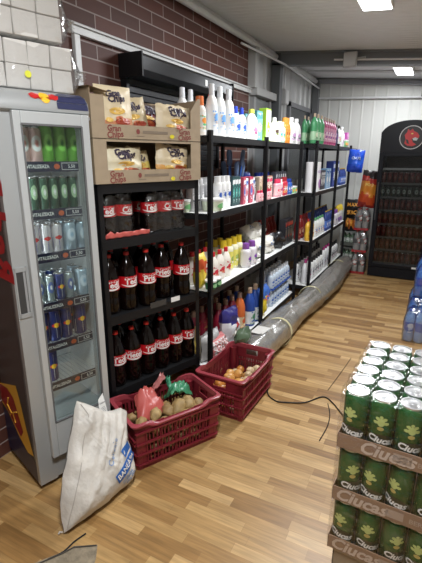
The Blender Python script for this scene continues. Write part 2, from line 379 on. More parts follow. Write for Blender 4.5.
# ceiling lights
LIT = mat((1, 1, 1), .5, emis=(.93, .97, 1.), estr=9)
def lamp(x, y, label, w=.2, L=.62, power=60, along='y'):
    o = empty('ceiling_light', (x, y, CEIL(x) - .01)); tag(o, label, 'ceiling light', 'flat ceiling lights')
    o.rotation_euler = (0, math.atan(.085), 0 if along == 'y' else 0)
    a, b_ = (w / 2, L / 2) if along == 'y' else (L / 2, w / 2)
    f = MB().box(-a - .015, a + .015, -b_ - .015, b_ + .015, -.03, 0).build('frame', WHITE, o, smooth=0, bevel=.004)
    MB().box(-a, a, -b_, b_, -.036, -.0302).build('diffuser', LIT, o, smooth=0)
    li = bpy.data.lights.new('lamp_light', 'AREA'); li.shape = 'RECTANGLE'; li.size = 2 * a; li.size_y = 2 * b_; li.energy = power; li.color = (.94, .97, 1.)
    lo = bpy.data.objects.new('lamp_light', li); COL.objects.link(lo); lo.parent = o; lo.location = (0, 0, -.045)
    return o
lamp(-.56, 3.45, 'flat white ceiling light at the top edge above the middle aisle', power=56)
lamp(-.56, 6.38, 'flat white ceiling light near the back wall above the black cooler', L=.5, power=26)
lamp(-.3, .55, 'flat white ceiling light over the near end of the aisle', power=56)
jb = empty('junction_box', (-1.02, 5.28, CEIL(-1.0) - .13)); tag(jb, 'grey square junction box fixed to the ceiling beam', 'junction box')
MB().box(-.07, .07, -.06, 0, -.05, .1).build('box_body', mat((.42, .42, .42), .5), jb, smooth=0, bevel=.006)
MB().box(-.062, .062, -.068, -.06, -.042, .092).build('lid', mat((.5, .5, .5), .5), jb, smooth=0, bevel=.003)
MB().tube([(.07, -.03, .03), (.16, -.03, .035)], .012).build('cable_gland', GREY, jb)
wb = empty('electrical_box', (WX + .0, 5.75, 2.28)); tag(wb, 'small grey electrical box with conduit on the light wall beyond the steel post', 'electrical box')
MB().box(0, .08, -.07, .07, 0, .18).build('box_body', mat((.5, .5, .49), .5), wb, smooth=0, bevel=.005)
MB().box(.08, .088, -.06, .06, .01, .17).build('lid', mat((.58, .58, .57), .5), wb, smooth=0, bevel=.002)
MB().tube([(.04, 0, .18), (.04, 0, .46)], .012).build('conduit', tw, wb)
cmx = empty('security_camera', (-.30, 7.15, 2.48)); tag(cmx, 'small dark security camera below the ceiling at the back wall', 'camera')
MB().box(-.06, .06, -.09, .03, -.04, .04).build('camera_body', BLACK, cmx, bevel=.01); MB().tube([(0, .02, .04), (0, .08, .12)], .012).build('bracket', GREY, cmx)
MB().tube([(0, -.09, 0), (0, -.105, 0)], .025, 14).build('lens', mat((.02, .02, .03), .1), cmx)

# ================================================================== TALL DRINKS FRIDGE
R72 = radians(72)
P0 = (-1.562, 1.166)
fr = empty('drinks_fridge', (P0[0], P0[1], 0), R72); tag(fr, 'tall silver drinks fridge with glass door and rows of cans', 'fridge')
FW, FD, FH = .41, .40, 1.78
fg = mat((.40, .41, .405), .38, .25); fside = mat((.085, .075, .07), .4, .2); fin = mat((.6, .62, .62), .4)
b = MB().box(0, .02, .03, FD, .03, FH, 1).box(FW - .02, FW, .03, FD, .03, FH, 1).box(.02, FW - .02, FD - .02, FD, .03, FH, 2).box(.02, FW - .02, .03, FD - .02, FH - .03, FH, 2)
b.box(0, FW, .03, FD, .03, .10, 1)
b.box(.02, .022, .05, FD - .02, .1, FH - .03, 2).box(FW - .022, FW - .02, .05, FD - .02, .1, FH - .03, 2).box(.02, FW - .02, .03, FD - .02, .1, .34, 0)
b.box(0, .09, 0, .05, .03, 1.79, 0).box(FW - .04, FW, 0, .05, .03, 1.79, 0)
b.build('cabinet_body', [fg, fside, fin], fr, smooth=0, bevel=.006)
MB().box(.03, FW - .03, .002, .03, .035, .16).build('kick_panel', fg, fr, smooth=0, bevel=.004)
for x in (.03, FW - .03):
    for y in (.05, FD - .05): MB().lathe([(.018, 0), (.018, .012), (.01, .014), (.01, .03)], 10, c=(x, y, 0)).build('foot', mat((.5, .5, .5), .5), fr)
# header: curved front
hd = MB(); prof = [(-.02, 1.79), (-.022, 1.80), (-.015, 1.83), (.01, 1.858), (.06, 1.875), (FD, 1.88), (FD, 1.78), (.0, 1.78)]
vs = [(x, y, z) for x in (0, .405) for y, z in prof]; n = len(prof)
hd.add(vs, [(i, (i + 1) % n, n + (i + 1) % n, n + i)[::-1] for i in range(n)] + [tuple(range(n)), tuple(range(n, 2 * n))[::-1]])
h = hd.build('header', fg, fr, smooth=50)
def hf(a, b_):
    t = b_  # 0..1 up the curved front
    pts = [(-.0225, 1.80), (-.0155, 1.83), (.0095, 1.859), (.06, 1.8765)]
    i = min(2, int(t * 3)); q = t * 3 - i; y0, z0 = pts[i]; y1, z1 = pts[i + 1]
    return (a, y0 + (y1 - y0) * q - .0015, z0 + (z1 - z0) * q + .001)
RED = (.55, .02, .02); YEL = (.85, .5, .03); NAVY = (.012, .016, .06)
lg = MB()
for i in range(3): lg.poly([(.26, .02 + i * .3), (.402, .02 + i * .3), (.402, .3 + i * .3), (.26 + .02 * i, .3 + i * .3)], hf, 2)
lg.disc(.215, .5, .022, .28, hf, 1, n=16, rings=3)
def bull(s, x0):
    pts = [(0, .5), (.02, .65), (.04, .72), (.06, .6), (.055, .45), (.04, .38), (.03, .45), (.015, .38)]
    return [(x0 + s * x, y) for x, y in pts]
for s_, x0 in ((-1, .212), (1, .218)):
    P = bull(s_, x0)
    for i in range(1, len(P) - 1): lg.add([hf(*P[0]), hf(*P[i]), hf(*P[i + 1])], [(0, 1, 2)], 0)
for v in range(len(lg.v)):
    pass
lg.build('header_logo', [mat(RED, .4), mat(YEL, .4), mat((.03, .035, .09), .35)], fr, smooth=0)
# side decoration (on the face x = 0, seen from -x)
sf = lambda e: (lambda t, z: (-e, t, z))
sd = MB()
sd.poly([(.03, .035), (.03, .15), (.2, .2), (.36, .29), (.46, .30), (.46, .035)], sf(.001), 2)
sd.poly([(.12, .60), (.045, .18), (.12, .165), (.235, .23), (.36, .31), (.46, .34), (.46, .44)][::-1] if 0 else [(.165, .525), (.136, .457), (.095, .306), (.045, .18), (.12, .16), (.217, .205), (.349, .30), (.459, .33), (.459, .42), (.39, .45)], sf(.002), 1)
sd.poly([(.30, .455), (.226, .43), (.18, .34), (.145, .27), (.19, .22), (.25, .25), (.36, .32), (.459, .35), (.459, .41), (.40, .44)], sf(.003), 0)
sd.tube([(-.004, .2, .36), (-.004, .26, .33), (-.004, .24, .28)], .004, 6, 1).tube([(-.004, .3, .40), (-.004, .33, .35), (-.004, .28, .32), (-.004, .3, .3)], .004, 6, 1)
sd.build('side_logo', [mat((.3, .012, .01), .4), mat((.75, .42, .04), .4), mat(NAVY, .4)], fr, smooth=0)
tx = MB(); tx.text('Red Bull', .2, lambda a, b_: (-.0015, .10 - b_ * 1.3, 1.41 + a), 0, bold=.04)
tx.build('side_lettering', mat((.55, .015, .02), .4), fr, smooth=0)
# recessed handle on the left pillar
hm = MB().box(.006, .056, -.006, .0, .92, .94).box(.006, .056, -.006, 0, 1.13, 1.15).box(.004, .010, -.006, 0, .92, 1.15).box(.052, .058, -.006, 0, .92, 1.15).box(.01, .052, -.002, .0, .94, 1.13, 1)
hm.box(.04, .05, -.003, -.001, .94, 1.13, 2)
hm.build('recessed_handle', [fg, mat((.05, .05, .05), .4), mat((.3, .3, .3), .4)], fr, smooth=0)
# door
D0, D1 = .066, .398; G0, G1 = .097, .360; dz0, dz1 = .17, 1.785; gz0, gz1 = .36, 1.735
d = MB().box(D0, G0, -.03, 0, dz0, dz1).box(G1, D1, -.03, 0, dz0, dz1).box(G0, G1, -.03, 0, dz0, gz0).box(G0, G1, -.03, 0, gz1, dz1)
door = d.build('door', mat((.50, .515, .51), .35, .2), fr, smooth=0, bevel=.004)
MB().box(G0, G1, -.02, -.014, gz0, gz1).build('glass_pane', film((.86, .9, .89), .04, .04, .08, 3, edge=.35), door, smooth=0)
g = MB().box(G0 - .004, G0 + .004, -.031, -.02, gz0, gz1).box(G1 - .004, G1 + .004, -.031, -.02, gz0, gz1).box(G0, G1, -.031, -.02, gz0 - .004, gz0 + .004).box(G0, G1, -.031, -.02, gz1 - .004, gz1 + .004)
g.build('gasket', mat((.12, .12, .12), .5), door, smooth=0)
for z in (.175, 1.77): MB().box(D1 - .03, D1 + .01, -.022, -.004, z - .006, z + .008).build('hinge', SILVER, door, smooth=0)
# inner light strips
li = bpy.data.lights.new('lamp_light', 'AREA'); li.shape = 'RECTANGLE'; li.size = .02; li.size_y = 1.3; li.energy = 2.0; li.color = (.9, .96, 1)
for x, sgn in ((.05, 1),):
    MB().box(x - .012, x + .0, .055, .075, .4, 1.7).build('light_strip', mat((1, 1, 1), .5, emis=(.9, .96, 1), estr=2.5), fr, smooth=0)
    lo = bpy.data.objects.new('lamp_light', li); COL.objects.link(lo); lo.parent = fr; lo.location = (x + .003, .065, 1.05); lo.rotation_euler = (radians(90), 0, radians(90 + 30))
    lo.rotation_euler = Vector((-.6, -.8, 0)).to_track_quat('Z', 'Y').to_euler()
SZ = [1.573, 1.365, 1.165, .925, .72, .51]
for i, z in enumerate(SZ):
    s = empty('shelf'); s.parent = fr; s.location = (0, 0, z)
    w = MB().tube([(.03, .07, 0), (.40, .07, 0)], .003).tube([(.03, .36, 0), (.40, .36, 0)], .003)
    for k in range(16): w.tube([(.035 + k * .0235, .07, .003), (.035 + k * .0235, .365, .003)], .0016, 6)
    w.build('wire_grid', SILVER, s)
    p = MB().box(.03, .395, .054, .06, -.028, .016, 0); f = flat(.0535)
    p.poly([(.29, -.022), (.385, -.022), (.385, .011), (.29, .011)], f, 1); p.poly([(.293, -.018), (.382, -.018), (.382, .007), (.293, .007)], flat(.053), 0)
    p.text('TE VITALIZEAZA', .021, flat(.0525), 2, at=(.17, -.006), bold=.03, sx=.8); p.disc(.268, -.006, .014, .012, flat(.053), 3); p.text('5,50', .02, flat(.0525), 2, at=(.338, -.006))
    p.build('price_strip', [mat((.018, .02, .05), .3), mat((.5, .5, .5), .4), WHITE, mat((.6, .12, .04), .4)], s, smooth=0)

def can(name, r, h, body, art=None, lid=SILVER, n=18, extra=()):
    def fn():
        o = empty(name)
        b = MB().lathe([(r * .78, 0), (r * .86, h * .015), (r, h * .05), (r, h * .9), (r * .86, h * .965), (r * .84, h * .967)], n, 0, ms=None)
        if art: art(b, cyl(r, .0007, h / 2), h, r)
        b.build('can_body', [body] + list(extra), o, smooth=45)
        l = MB().lathe([(r * .85, h * .966), (r * .88, h * .985), (r * .88, h), (r * .82, h), (r * .79, h * .975), (0.001, h * .976)], n, 0)
        lo = l.build('lid', lid, o, smooth=30)
        if r > .03: MB().disc(0, 0, .011, .007, lambda a, b_: (a, b_, h * .975 + .002), 0, rings=1, r0=.4, n=12).disc(0, -.009, .01, .008, lambda a, b_: (a, b_, h * .975 + .001), 0, rings=1, n=12).build('pull_tab', mat((.55, .56, .57), .3, .9), lo)
        return o
    return Proto(fn)
def art_rb(b, f, h, r):
    b.poly([(-r * 1.2, -h * .4), (0, -h * .4), (0, 0), (-r * 1.2, 0)], f, 1); b.poly([(0, 0), (r * 1.2, 0), (r * 1.2, h * .38), (0, h * .38)], f, 1)
    b.disc(0, .0, r * .4, r * .4, f, 3, rings=2); b.disc(-r * .35, 0, r * .35, r * .25, f, 2, rings=1, n=8); b.disc(r * .35, 0, r * .35, r * .25, f, 2, rings=1, n=8)
def art_big(b, f, h, r): b.disc(0, h * .05, r * .7, h * .22, f, 1, rings=3); b.disc(0, h * .05, r * .3, h * .1, f, 2, rings=2); 
rbm = (mat((.55, .56, .6), .3, .7), mat(RED, .35), mat(YEL, .35))
BLUEC = mat((.012, .03, .16), .28, .4)
CANS = {
 'pink': can('drink_can', .033, .155, mat((.75, .5, .45), .3, .3), art_big, extra=(WHITE, mat((.75, .25, .2), .4))),
 'lime': can('drink_can', .031, .165, mat((.18, .52, .06), .3, .3), art_big, extra=(mat((.3, .75, .12), .3), mat((.05, .3, .03), .4))),
 'darkgreen': can('drink_can', .022, .15, mat((.04, .10, .06), .3, .3), art_big, extra=(mat((.35, .5, .3), .3), WHITE)),
 'blue': can('drink_can', .026, .135, BLUEC, art_rb, extra=rbm),
 'redwhite': can('drink_can', .026, .14, mat((.75, .7, .72), .3, .4), art_rb, extra=(mat((.03, .04, .25), .3), mat(RED, .35), mat(RED, .35))),
 'lightblue': can('drink_can', .032, .14, mat((.42, .52, .6), .3, .4), art_big, extra=(mat((.6, .68, .75), .3), mat((.3, .45, .6), .4))),
 'clear': can('drink_can', .022, .13, mat((.45, .5, .5), .25, .5), art_big, extra=(mat((.1, .14, .35), .3), WHITE)),
}
def fput(proto, s, y, z, label, cat='can', group=None, rz=R72, scale=1):
    c, n = cos(R72), sin(R72)
    return proto.put((P0[0] + s * c - y * n, P0[1] + s * n + y * c, z), rz, label, cat, group, scale=scale)
rows = [  # shelf index, [(kind, s)], name
 (0, [('pink', .145), ('pink', .20), ('lime', .255), ('lime', .318), ('lime', .381)], 'top shelf'),
 (1, [('blue', .12), ('darkgreen', .17), ('darkgreen', .218), ('darkgreen', .266), ('darkgreen', .314), ('darkgreen', .362)], 'second shelf'),
 (2, [('redwhite', .15), ('redwhite', .207), ('redwhite', .262), ('lightblue', .325), ('lightblue', .393)], 'third shelf'),
 (3, [('clear', .15), ('clear', .2), ('blue', .25), ('clear', .3), ('lightblue', .37)], 'fourth shelf'),
 (4, [('blue', .14), ('blue', .2), ('blue', .26), ('blue', .34)], 'fifth shelf'),
 (5, [('blue', .165)], 'bottom shelf')]
CN = {'pink': 'pale pink', 'lime': 'lime green', 'darkgreen': 'slim dark green', 'blue': 'blue and silver', 'redwhite': 'white can with red and', 'lightblue': 'pale blue', 'clear': 'slim silver'}
CN['redwhite'] = 'silver red'
for si, lst, nm in rows:
    for row in range(2 if si != 5 else 1):
        cnt = {}
        for kd, s in lst:
            cnt[kd] = cnt.get(kd, 0) + 1; tot = sum(1 for a, _ in lst if a == kd)
            o = '' if tot == 1 else ORD[cnt[kd] - 1] + ' '
            sc = 1.25 if si in (4, 5) and kd == 'blue' else 1
            lab = f'{o}{CN[kd]} can from the left on the {nm} of the silver fridge' if row == 0 else f'{o}{CN[kd]} can from left, behind the front row, silver fridge {nm}'
            if tot == 1: lab = lab.replace(' from the left', '').replace(' from left', '')
            fput(CANS[kd], s, .115 + row * .085, SZ[si] + .006, lab, 'can', 'cans in the silver fridge', scale=sc)

# bales of napkins on the fridge
napm = mat((.70, .675, .63), .8, bump=.3, bscale=18)
def bale(name, x0, z0, ncol, nrow, w, h, dpt, y0, label, skewx=0, sticker=False):
    c, n = cos(R72), sin(R72)
    o = empty(name, (P0[0] + x0 * c - y0 * n, P0[1] + x0 * n + y0 * c, z0), R72 + skewx); tag(o, label, 'napkin bale', 'plastic wrapped napkin bales')
    rr = random.Random(int(z0 * 100))
    for j in range(nrow):
        for i in range(ncol):
            for q in range(2):
                X = -(i + 1) * w; Z = j * h + .004
                m = MB(); j_ = lambda: rr.uniform(-.003, .003)
                bx = [X + .0015, X + w - .0015, .002 + q * dpt / 2, (q + 1) * dpt / 2 - .002, Z + .001, Z + h - .002]
                # soft block: rounded, gently bulged
                nx = 4; V = []; 
                m.box(*bx)
                m.v = [(x + j_(), y + j_(), z + j_() * .5) for x, y, z in m.v]
                m.build('napkin_pack', napm, o, smooth=0, bevel=.004)
    W, Hh = ncol * w, nrow * h
    f = MB(); N = 14
    ring = []
    # film tube around the bale with a gathered end on the right
    def ringpts(x, k, sh):
        pts = []
        for a in range(24):
            t = 2 * pi * a / 24; ca, sa = cos(t), sin(t); q = (abs(ca) ** 8 + abs(sa) ** 8) ** (-1 / 8)
            pts.append((x + .006 * sin(a * 2.3 + x * 40), dpt / 2 + (dpt / 2 + .006) * ca * q * k + .003 * sin(a * 5 + x * 30), Hh / 2 + sh + (Hh / 2 + .006) * sa * q * k + .004 * sin(a * 3 + x * 55)))
        return pts
    xs = [(-W - .08, .12, .02), (-W - .01, .98, 0)] + [(-W + W * i / 8, 1, 0) for i in range(9)] + [(.02, .9, 0), (.05, .55, .0), (.085, .16, .01), (.11, .2, .0)]
    V = []
    for x, k, sh in xs: V += ringpts(x, k, sh)
    F = [(i * 24 + a, i * 24 + (a + 1) % 24, (i + 1) * 24 + (a + 1) % 24, (i + 1) * 24 + a) for i in range(len(xs) - 1) for a in range(24)]
    f.add(V, F); f.build('plastic_wrap', film((.97, .97, .97), .12, .16, 1., 11, haze=.06, edge=.4), o, smooth=60)
    if sticker: MB().disc(-w * 2.1, h * .65, .014, .014, flat(-.008), 0).build('yellow_sticker', mat((.75, .75, .05), .5), o, smooth=0)
    return o
bale('napkin_bale', .405, 1.882, 5, 2, .098, .094, .2, .1, 'lower plastic wrapped bale of white napkins on the silver fridge, yellow sticker', sticker=True)
bale('napkin_bale', .375, 2.085, 5, 2, .105, .10, .2, .11, 'upper plastic wrapped bale of white napkins stacked on another bale', skewx=.03)

# ================================================================== COLA RACK
c72, s72 = cos(R72), sin(R72)
N18 = (cos(radians(18)), -sin(radians(18)))
Q0 = (P0[0] - N18[0] * .13, P0[1] - N18[1] * .13)
def rk(s, y, z): return (Q0[0] + s * c72 - y * s72, Q0[1] + s * s72 + y * c72, z)
rack = empty('metal_rack', rk(.505, 0, 0), R72); tag(rack, 'black metal rack filled with cola bottles beside the silver fridge', 'rack')
RW, RD = .70, .36
for x in (0, RW - .03):
    for y in (0, RD - .03): MB().box(x, x + .03, y, y + .004, 0, 1.5).box(x if x == 0 else x + .026, (x + .004) if x == 0 else x + .03, y, y + .03, 0, 1.5).build('post', DKMET, rack, smooth=0)
RZ = [.285, .745, 1.180, 1.475]
for z in RZ: MB().box(.002, RW - .002, .004, RD, z - .008, z, 0).box(.002, RW - .002, .0, .006, z - .05, z, 0).box(.002, .008, .006, RD, z - .05, z - .008, 0).box(RW - .008, RW - .002, .006, RD, z - .05, z - .008, 0).build('shelf', DKMET, rack, smooth=0)
MB().box(.46, .53, -.002, 0, .735, .765).build('price_tag', WHITE, rack, smooth=0)
MB().box(.30, .42, -.002, 0, .732, .768).build('tag_holder', mat((.05, .05, .05), .2), rack, smooth=0)
MB().box(0, RW, RD - .003, RD, .1, 1.47).build('back_panel', mat((.015, .013, .013), .6), rack, smooth=0)

colam = mat((.004, .0015, .0012), .1, spec=.35); REDC = mat((.48, .006, .012), .45, spec=.3); capred = mat((.5, .02, .015), .4)
def cola_art(name):
    def a(lb, f, h, r):
        lb.text('Coca-Cola', r * .38, f, 1, at=(0, h * .06), bold=.0, shear=.3); lb.text(name, r * .85, f, 1, at=(0, .0), bold=.03)
        V = []; n = 14
        for i in range(n + 1):
            t = -1 + 2 * i / n; x = t * r * 1.15; z = -h * .075 + (t * t) * h * .035; w = (1 - t * t) * h * .013 + .0008; V += [f(x, z - w), f(x, z + w)]
        lb.add(V, [(2 * i, 2 * i + 2, 2 * i + 3, 2 * i + 1) for i in range(n)], 1)
    return a
wht = mat((.85, .83, .8), .4)
COLA = {n: bottle('cola_bottle', 'cola', .342, .0545, colam, capred, (REDC, wht), (.41, .60), art=cola_art(n)) for n in ('Prieteni', 'Pris', 'Tedi')}
COLAS = {n: bottle('cola_bottle', 'cola', .285, .05, colam, capred, (REDC, wht), (.41, .62), art=cola_art(n), n=18) for n in ('Coke', 'Tedi')}
nm = ['Tedi', 'Prieteni', 'Tedi', 'Prieteni', 'Pris', 'Tedi']
for i in range(6):
    rz = R72 + random.uniform(-.35, .25)
    COLA[nm[i]].put(rk(.505 + .092 + i * .1115, .075, .286), rz, f'{ORD[i]} cola bottle from the left in the front row on the lowest rack shelf', 'bottle', 'cola bottles on the lowest rack shelf')
    COLA[nm[i - 1]].put(rk(.505 + .09 + i * .104, .195, .286), rz + 1, 'cola bottle standing behind the front row on the lowest rack shelf', 'bottle', 'cola bottles at the back of the lowest rack shelf')
nm = ['Tedi', 'Tedi', 'Pris', 'Prieteni', 'Pris']
for i in range(5):
    s = .505 + [.085, .20, .325, .48, .61][i]; y = [.085, .08, .06, .11, .07][i]
    COLA[nm[i]].put(rk(s, y, .746), R72 + random.uniform(-.3, .2), f'{ORD[i]} cola bottle from the left in the front row on the middle rack shelf', 'bottle', 'cola bottles on the middle rack shelf')
for i in range(6):
    COLA['Tedi'].put(rk(.505 + .08 + i * .106, .225, .746), R72 + i, 'cola bottle standing behind the front row on the middle rack shelf', 'bottle', 'cola bottles at the back of the middle rack shelf')
def hull_wrap(name, w, d, h, label, cat, loc, rz, fm, red=False, extra=None):
    o = empty(name, loc, rz); tag(o, label, cat)
    n = 32; V = []; lv = [(.0, 1.0), (.15, 1.0), (.4, 1.0), (.62, .99), (.78, .93), (.9, .82), (1.0, .66), (1.01, .3)]
    for t, k in lv:
        for a in range(n):
            th = 2 * pi * a / n; ca, sa = cos(th), sin(th); q = (abs(ca) ** 7 + abs(sa) ** 7) ** (-1 / 7)
            wv = 1 + .025 * sin(a * 3.1 + t * 9) + .02 * sin(a * 1.7 + t * 21)
            V.append((w / 2 * ca * q * k * wv, d / 2 * sa * q * k * wv, h * t + .002))
    F = [(i * n + a, i * n + (a + 1) % n, (i + 1) * n + (a + 1) % n, (i + 1) * n + a) for i in range(len(lv) - 1) for a in range(n)]
    MB().add(V, F).build('plastic_film', fm, o, smooth=60)
    if red:
        r_ = MB(); V = []; nn = 16
        for i in range(nn + 1):
            for j in range(5):
                x = -w * .5 + w * 1.35 * i / nn; V.append((x, -d / 2 - .016 + .006 * sin(i * 2.1 + j), .003 + j * .006 * (1 + .6 * abs(noise.noise(Vector((i * .8, 0, 0))) * 2)) + .003 * noise.noise(Vector((i * 1.9, j * .7, 0)))))
        r_.add(V, [(i * 5 + j, i * 5 + 5 + j, i * 5 + 6 + j, i * 5 + j + 1) for i in range(nn) for j in range(4)])
        q = r_.build('torn_film_edge', mat((.6, .12, .1), .3), o, smooth=60); m_ = q.modifiers.new('s', 'SOLIDIFY'); m_.thickness = .002
    return o
for gi, (s0, nc, nm) in enumerate(((.60, 2, 'left'), (.885, 3, 'right'))):
    for i in range(nc):
        for j in range(2):
            COLAS['Coke' if (i + j) % 2 else 'Tedi'].put(rk(s0 + i * .104, .085 + j * .104, 1.182), R72 + random.uniform(-.5, .5),
                f'cola bottle, {ORD[i]} from left in the {"front" if j == 0 else "back"} row of the {nm} wrapped pack', 'bottle', f'cola bottles in the {nm} wrapped pack')
    hull_wrap('shrink_wrap', nc * .104 + .004, .208, .288, f'clear shrink wrap around the {nm} pack of cola bottles on the upper rack shelf', 'shrink wrap', rk(s0 + (nc - 1) * .052, .137, 1.182), R72, film((.97, .97, .97), .07, .12, 1., 22, edge=.3), red=(gi == 0))

# crisp boxes
kraft = mat((.37, .285, .19), .75, vary=.08); kraft2 = mat((.34, .25, .16), .8)
def tray(z, label, top):
    o = empty('crisp_box', rk(.505 - .01, -.01, z), R72); tag(o, label, 'box', 'cardboard crisp boxes')
    W, D, H = .72, .34, .222
    w0, w1 = .075, .645; zb, zt = .068, (.208 if not top else .3)
    f = MB().box(0, w0, 0, .005, 0, H if not top else .20).box(w1, W, 0, .005, 0, H if not top else .16).box(w0, w1, 0, .005, 0, zb)
    if not top: f.box(w0, w1, 0, .005, zt, H)
    F = flat(-.0015)
    f.text('Gran', .04, F, 1, at=(w0 + .05, .048), bold=.03); f.text('Chips', .042, F, 1, at=(w0 + .055, .018), bold=.03, rot=.1)
    f.text('Gran', .04, F, 1, at=(w1 - .05, .048), bold=.03); f.text('Chips', .042, F, 1, at=(w1 - .05, .018), bold=.03, rot=.1)
    f.disc(.27, .038, .012, .014, F, 1, n=8); f.poly([(.3, .03), (.47, .03), (.47, .044), (.3, .044)], F, 2); f.poly([(.26, .014), (.31, .014), (.31, .018), (.26, .018)], F, 2)
    f.disc(.5, .014 if not top else .02, .016, .011, flat(-.003), 3, n=14)
    f.build('printed_front', [kraft, mat((.22, .05, .04), .6), mat((.22, .17, .12), .7), mat((.75, .65, .03), .5)], o, smooth=0)
    hs = H if not top else .23
    for x in (0, W - .005): MB().box(x, x + .005, .005, D, 0, hs).build('side_wall', kraft2, o, smooth=0)
    MB().box(0, W, D - .005, D, 0, hs).build('back_wall', kraft2, o, smooth=0)
    MB().box(.005, W - .005, .005, D - .005, .001, .006).build('box_base', kraft2, o, smooth=0)
    if top:
        MB().add([(-.015, -.01, .235), (.1, -.012, .215), (.1, .02, .215), (0, .34, .245), (-.02, .34, .25)], [(0, 1, 2, 3, 4)]).build('bent_flap', kraft, o, smooth=0)
        MB().add([(.64, 0, .16), (.72, 0, .16), (.72, 0, .235), (.70, .0, .235)], [(0, 1, 2, 3)]).build('corner_flap', kraft, o, smooth=0)
    else: MB().box(.0, W, .0, D, H - .004, H).build('box_lid', kraft, o, smooth=0)
    return o
tray(1.476, 'lower cardboard crisp box with cut-out window on top of the rack', False)
tray(1.70, 'upper open cardboard crisp box stacked on another crisp box', True)
def chip_art(p, f, w, h):
    p.text('Gran', w * .19, f, 4, at=(-w * .06, h * .82), bold=.05, rot=.1); p.text('Chips', w * .2, f, 4, at=(w * .02, h * .72), bold=.05, rot=.1)
    p.disc(0, h * .48, w * .2, h * .07, f, 1, rings=3)
    p.disc(w * .14, h * .27, w * .22, h * .08, f, 2, rings=3); p.disc(-w * .22, h * .3, w * .1, h * .05, f, 1, rings=3); p.disc(w * .05, h * .33, w * .12, h * .05, f, 0, rings=3)
CHM = ((.55, .15, .05), (.78, .5, .12), (.38, .06, .03), (.9, .85, .7), (.05, .035, .06))
def chip(w, h, t, cols, seed): return pouch('crisp_bag', w, h, t, cols, seed=seed, art=chip_art, rough=.45, pm=CHM)
CREAM = (.72, .60, .40)
bags = [  # s, y, z, w, h, t, cols, tilt, label
 (0.655, .03, 1.712, .215, .24, .06, [(.14, (.3, .03, .03)), (.3, (.6, .25, .12)), (1, CREAM)], 0, 'tall cream crisp bag standing upright at the left of the upper box'),
 (0.80, .075, 1.712, .21, .19, .06, [(.2, (.4, .3, .15)), (1, (.55, .45, .28))], -.25, 'tan crisp bag leaning in the middle of the upper box'),
 (1.045, .035, 1.712, .25, .175, .08, [(.2, (.45, .3, .12)), (1, CREAM)], .1, 'cream crisp bag slumped at the right of the upper box'),
 (.92, .14, 1.74, .25, .155, .05, [(.7, (.16, .015, .02)), (1, (.1, .07, .05))], .2, 'maroon crisp bag lying behind the others in the upper box'),
 (0.70, .05, 1.484, .25, .175, .08, [(.2, (.02, .12, .3)), (.3, (.6, .55, .4)), (1, (.74, .66, .46))], .0, 'cream crisp bag with blue bottom at the left of the lower box'),
 (.85, .09, 1.484, .14, .14, .05, [(.6, (.75, .6, .15)), (1, (.6, .5, .3))], -.3, 'yellow crisp bag tilted in the middle of the lower box'),
 (1.035, .045, 1.484, .24, .185, .08, [(.15, (.35, .05, .04)), (.35, (.7, .35, .08)), (1, CREAM)], .15, 'cream crisp bag with orange picture at the right of the lower box'),
]
for i, (s, y, z, w, h, t, cols, tl, lb) in enumerate(bags):
    o = chip(w, h, t, cols, i * 3.1).put(rk(s, y, z + .004 + abs(tl) * .03), R72, lb, 'crisp bag', 'crisp bags in the cardboard boxes')
    o.rotation_euler = (-.08, tl * .6, R72)

# ================================================================== LONG SHELVING
def shelving(name, x, y0, y1, depth, zs, posts, label, top, back=True):
    o = empty(name, (x, y0, 0), radians(90)); tag(o, label, 'shelving')
    L = y1 - y0
    for p in posts:
        for yy in (0, depth): MB().box(p - .015, p + .015, yy - (.004 if yy == 0 else -.004) - .002, yy + .026 if yy == 0 else yy + .03, 0, top).build('post', BLACK, o, smooth=0, bevel=.003)
    for z in zs:
        s = MB().box(0, L, .018, depth + .02, z - .006, z, 0).build('shelf', mat((.86, .86, .84), .35), o, smooth=0)
        MB().box(0, L, .012, .018, z - .042, z + .001).box(0, L, depth + .02, depth + .026, z - .042, z + .001).box(0, .006, .018, depth + .02, z - .042, z).box(L - .006, L, .018, depth + .02, z - .042, z).build('edge_lip', mat((.014, .014, .015), .45, spec=.3), s, smooth=0)
    return o
U1Z = [.13, .71, 1.25, 1.744]; U2Z = [.15, .68, 1.235, 1.76]
shelving('shelving_unit', -1.30, 2.49, 4.60, .40, U1Z, [.015, 1.03, 2.08], 'near black shelving unit with white shelves along the brick wall', 1.775)
shelving('shelving_unit', -1.20, 4.80, 6.84, .40, U2Z, [.015, 1.12, 2.02], 'far black shelving unit with white shelves near the back corner', 1.79)

R90 = radians(90)
def col(*c): return mat(c, .38)
PR = {}
Wt = (.80, .80, .78)
def B(name, *a, **k): PR[name] = bottle(*a, **k)
S3 = art_stripe()
lw = lambda a, b_, c_: [mat(a, .4), mat(b_, .4), mat(c_, .4)]
B('tallwhite', 'softener_bottle', 'soft', .31, .045, col(*Wt), col(.72, .74, .76), lw((.74, .76, .78), (.15, .35, .7), (.7, .5, .3)), (.08, .6), sy=.8, art=S3)
B('redcap', 'softener_bottle', 'soft', .29, .045, col(.8, .72, .7), col(.6, .08, .1), lw((.82, .72, .66), (.75, .25, .2), (.8, .6, .1)), (.1, .6), sy=.8, art=S3)
B('orangebt', 'cleaner_bottle', 'tall', .24, .04, col(.78, .72, .65), col(.75, .2, .06), lw((.8, .8, .75), (.8, .3, .05), (.1, .5, .2)), (.1, .6), art=S3)
B('bluecap', 'cleaner_bottle', 'soft', .205, .042, col(*Wt), col(.02, .06, .5), lw((.75, .78, .8), (.05, .12, .5), (.1, .3, .6)), (.1, .6), sy=.75, art=S3)
B('babywhite', 'softener_bottle', 'jug', .19, .062, col(.84, .83, .78), col(.7, .75, .1), lw((.84, .82, .78), (.75, .25, .4), (.35, .05, .2)), (.08, .5), sy=.55, sq=3, art=S3)
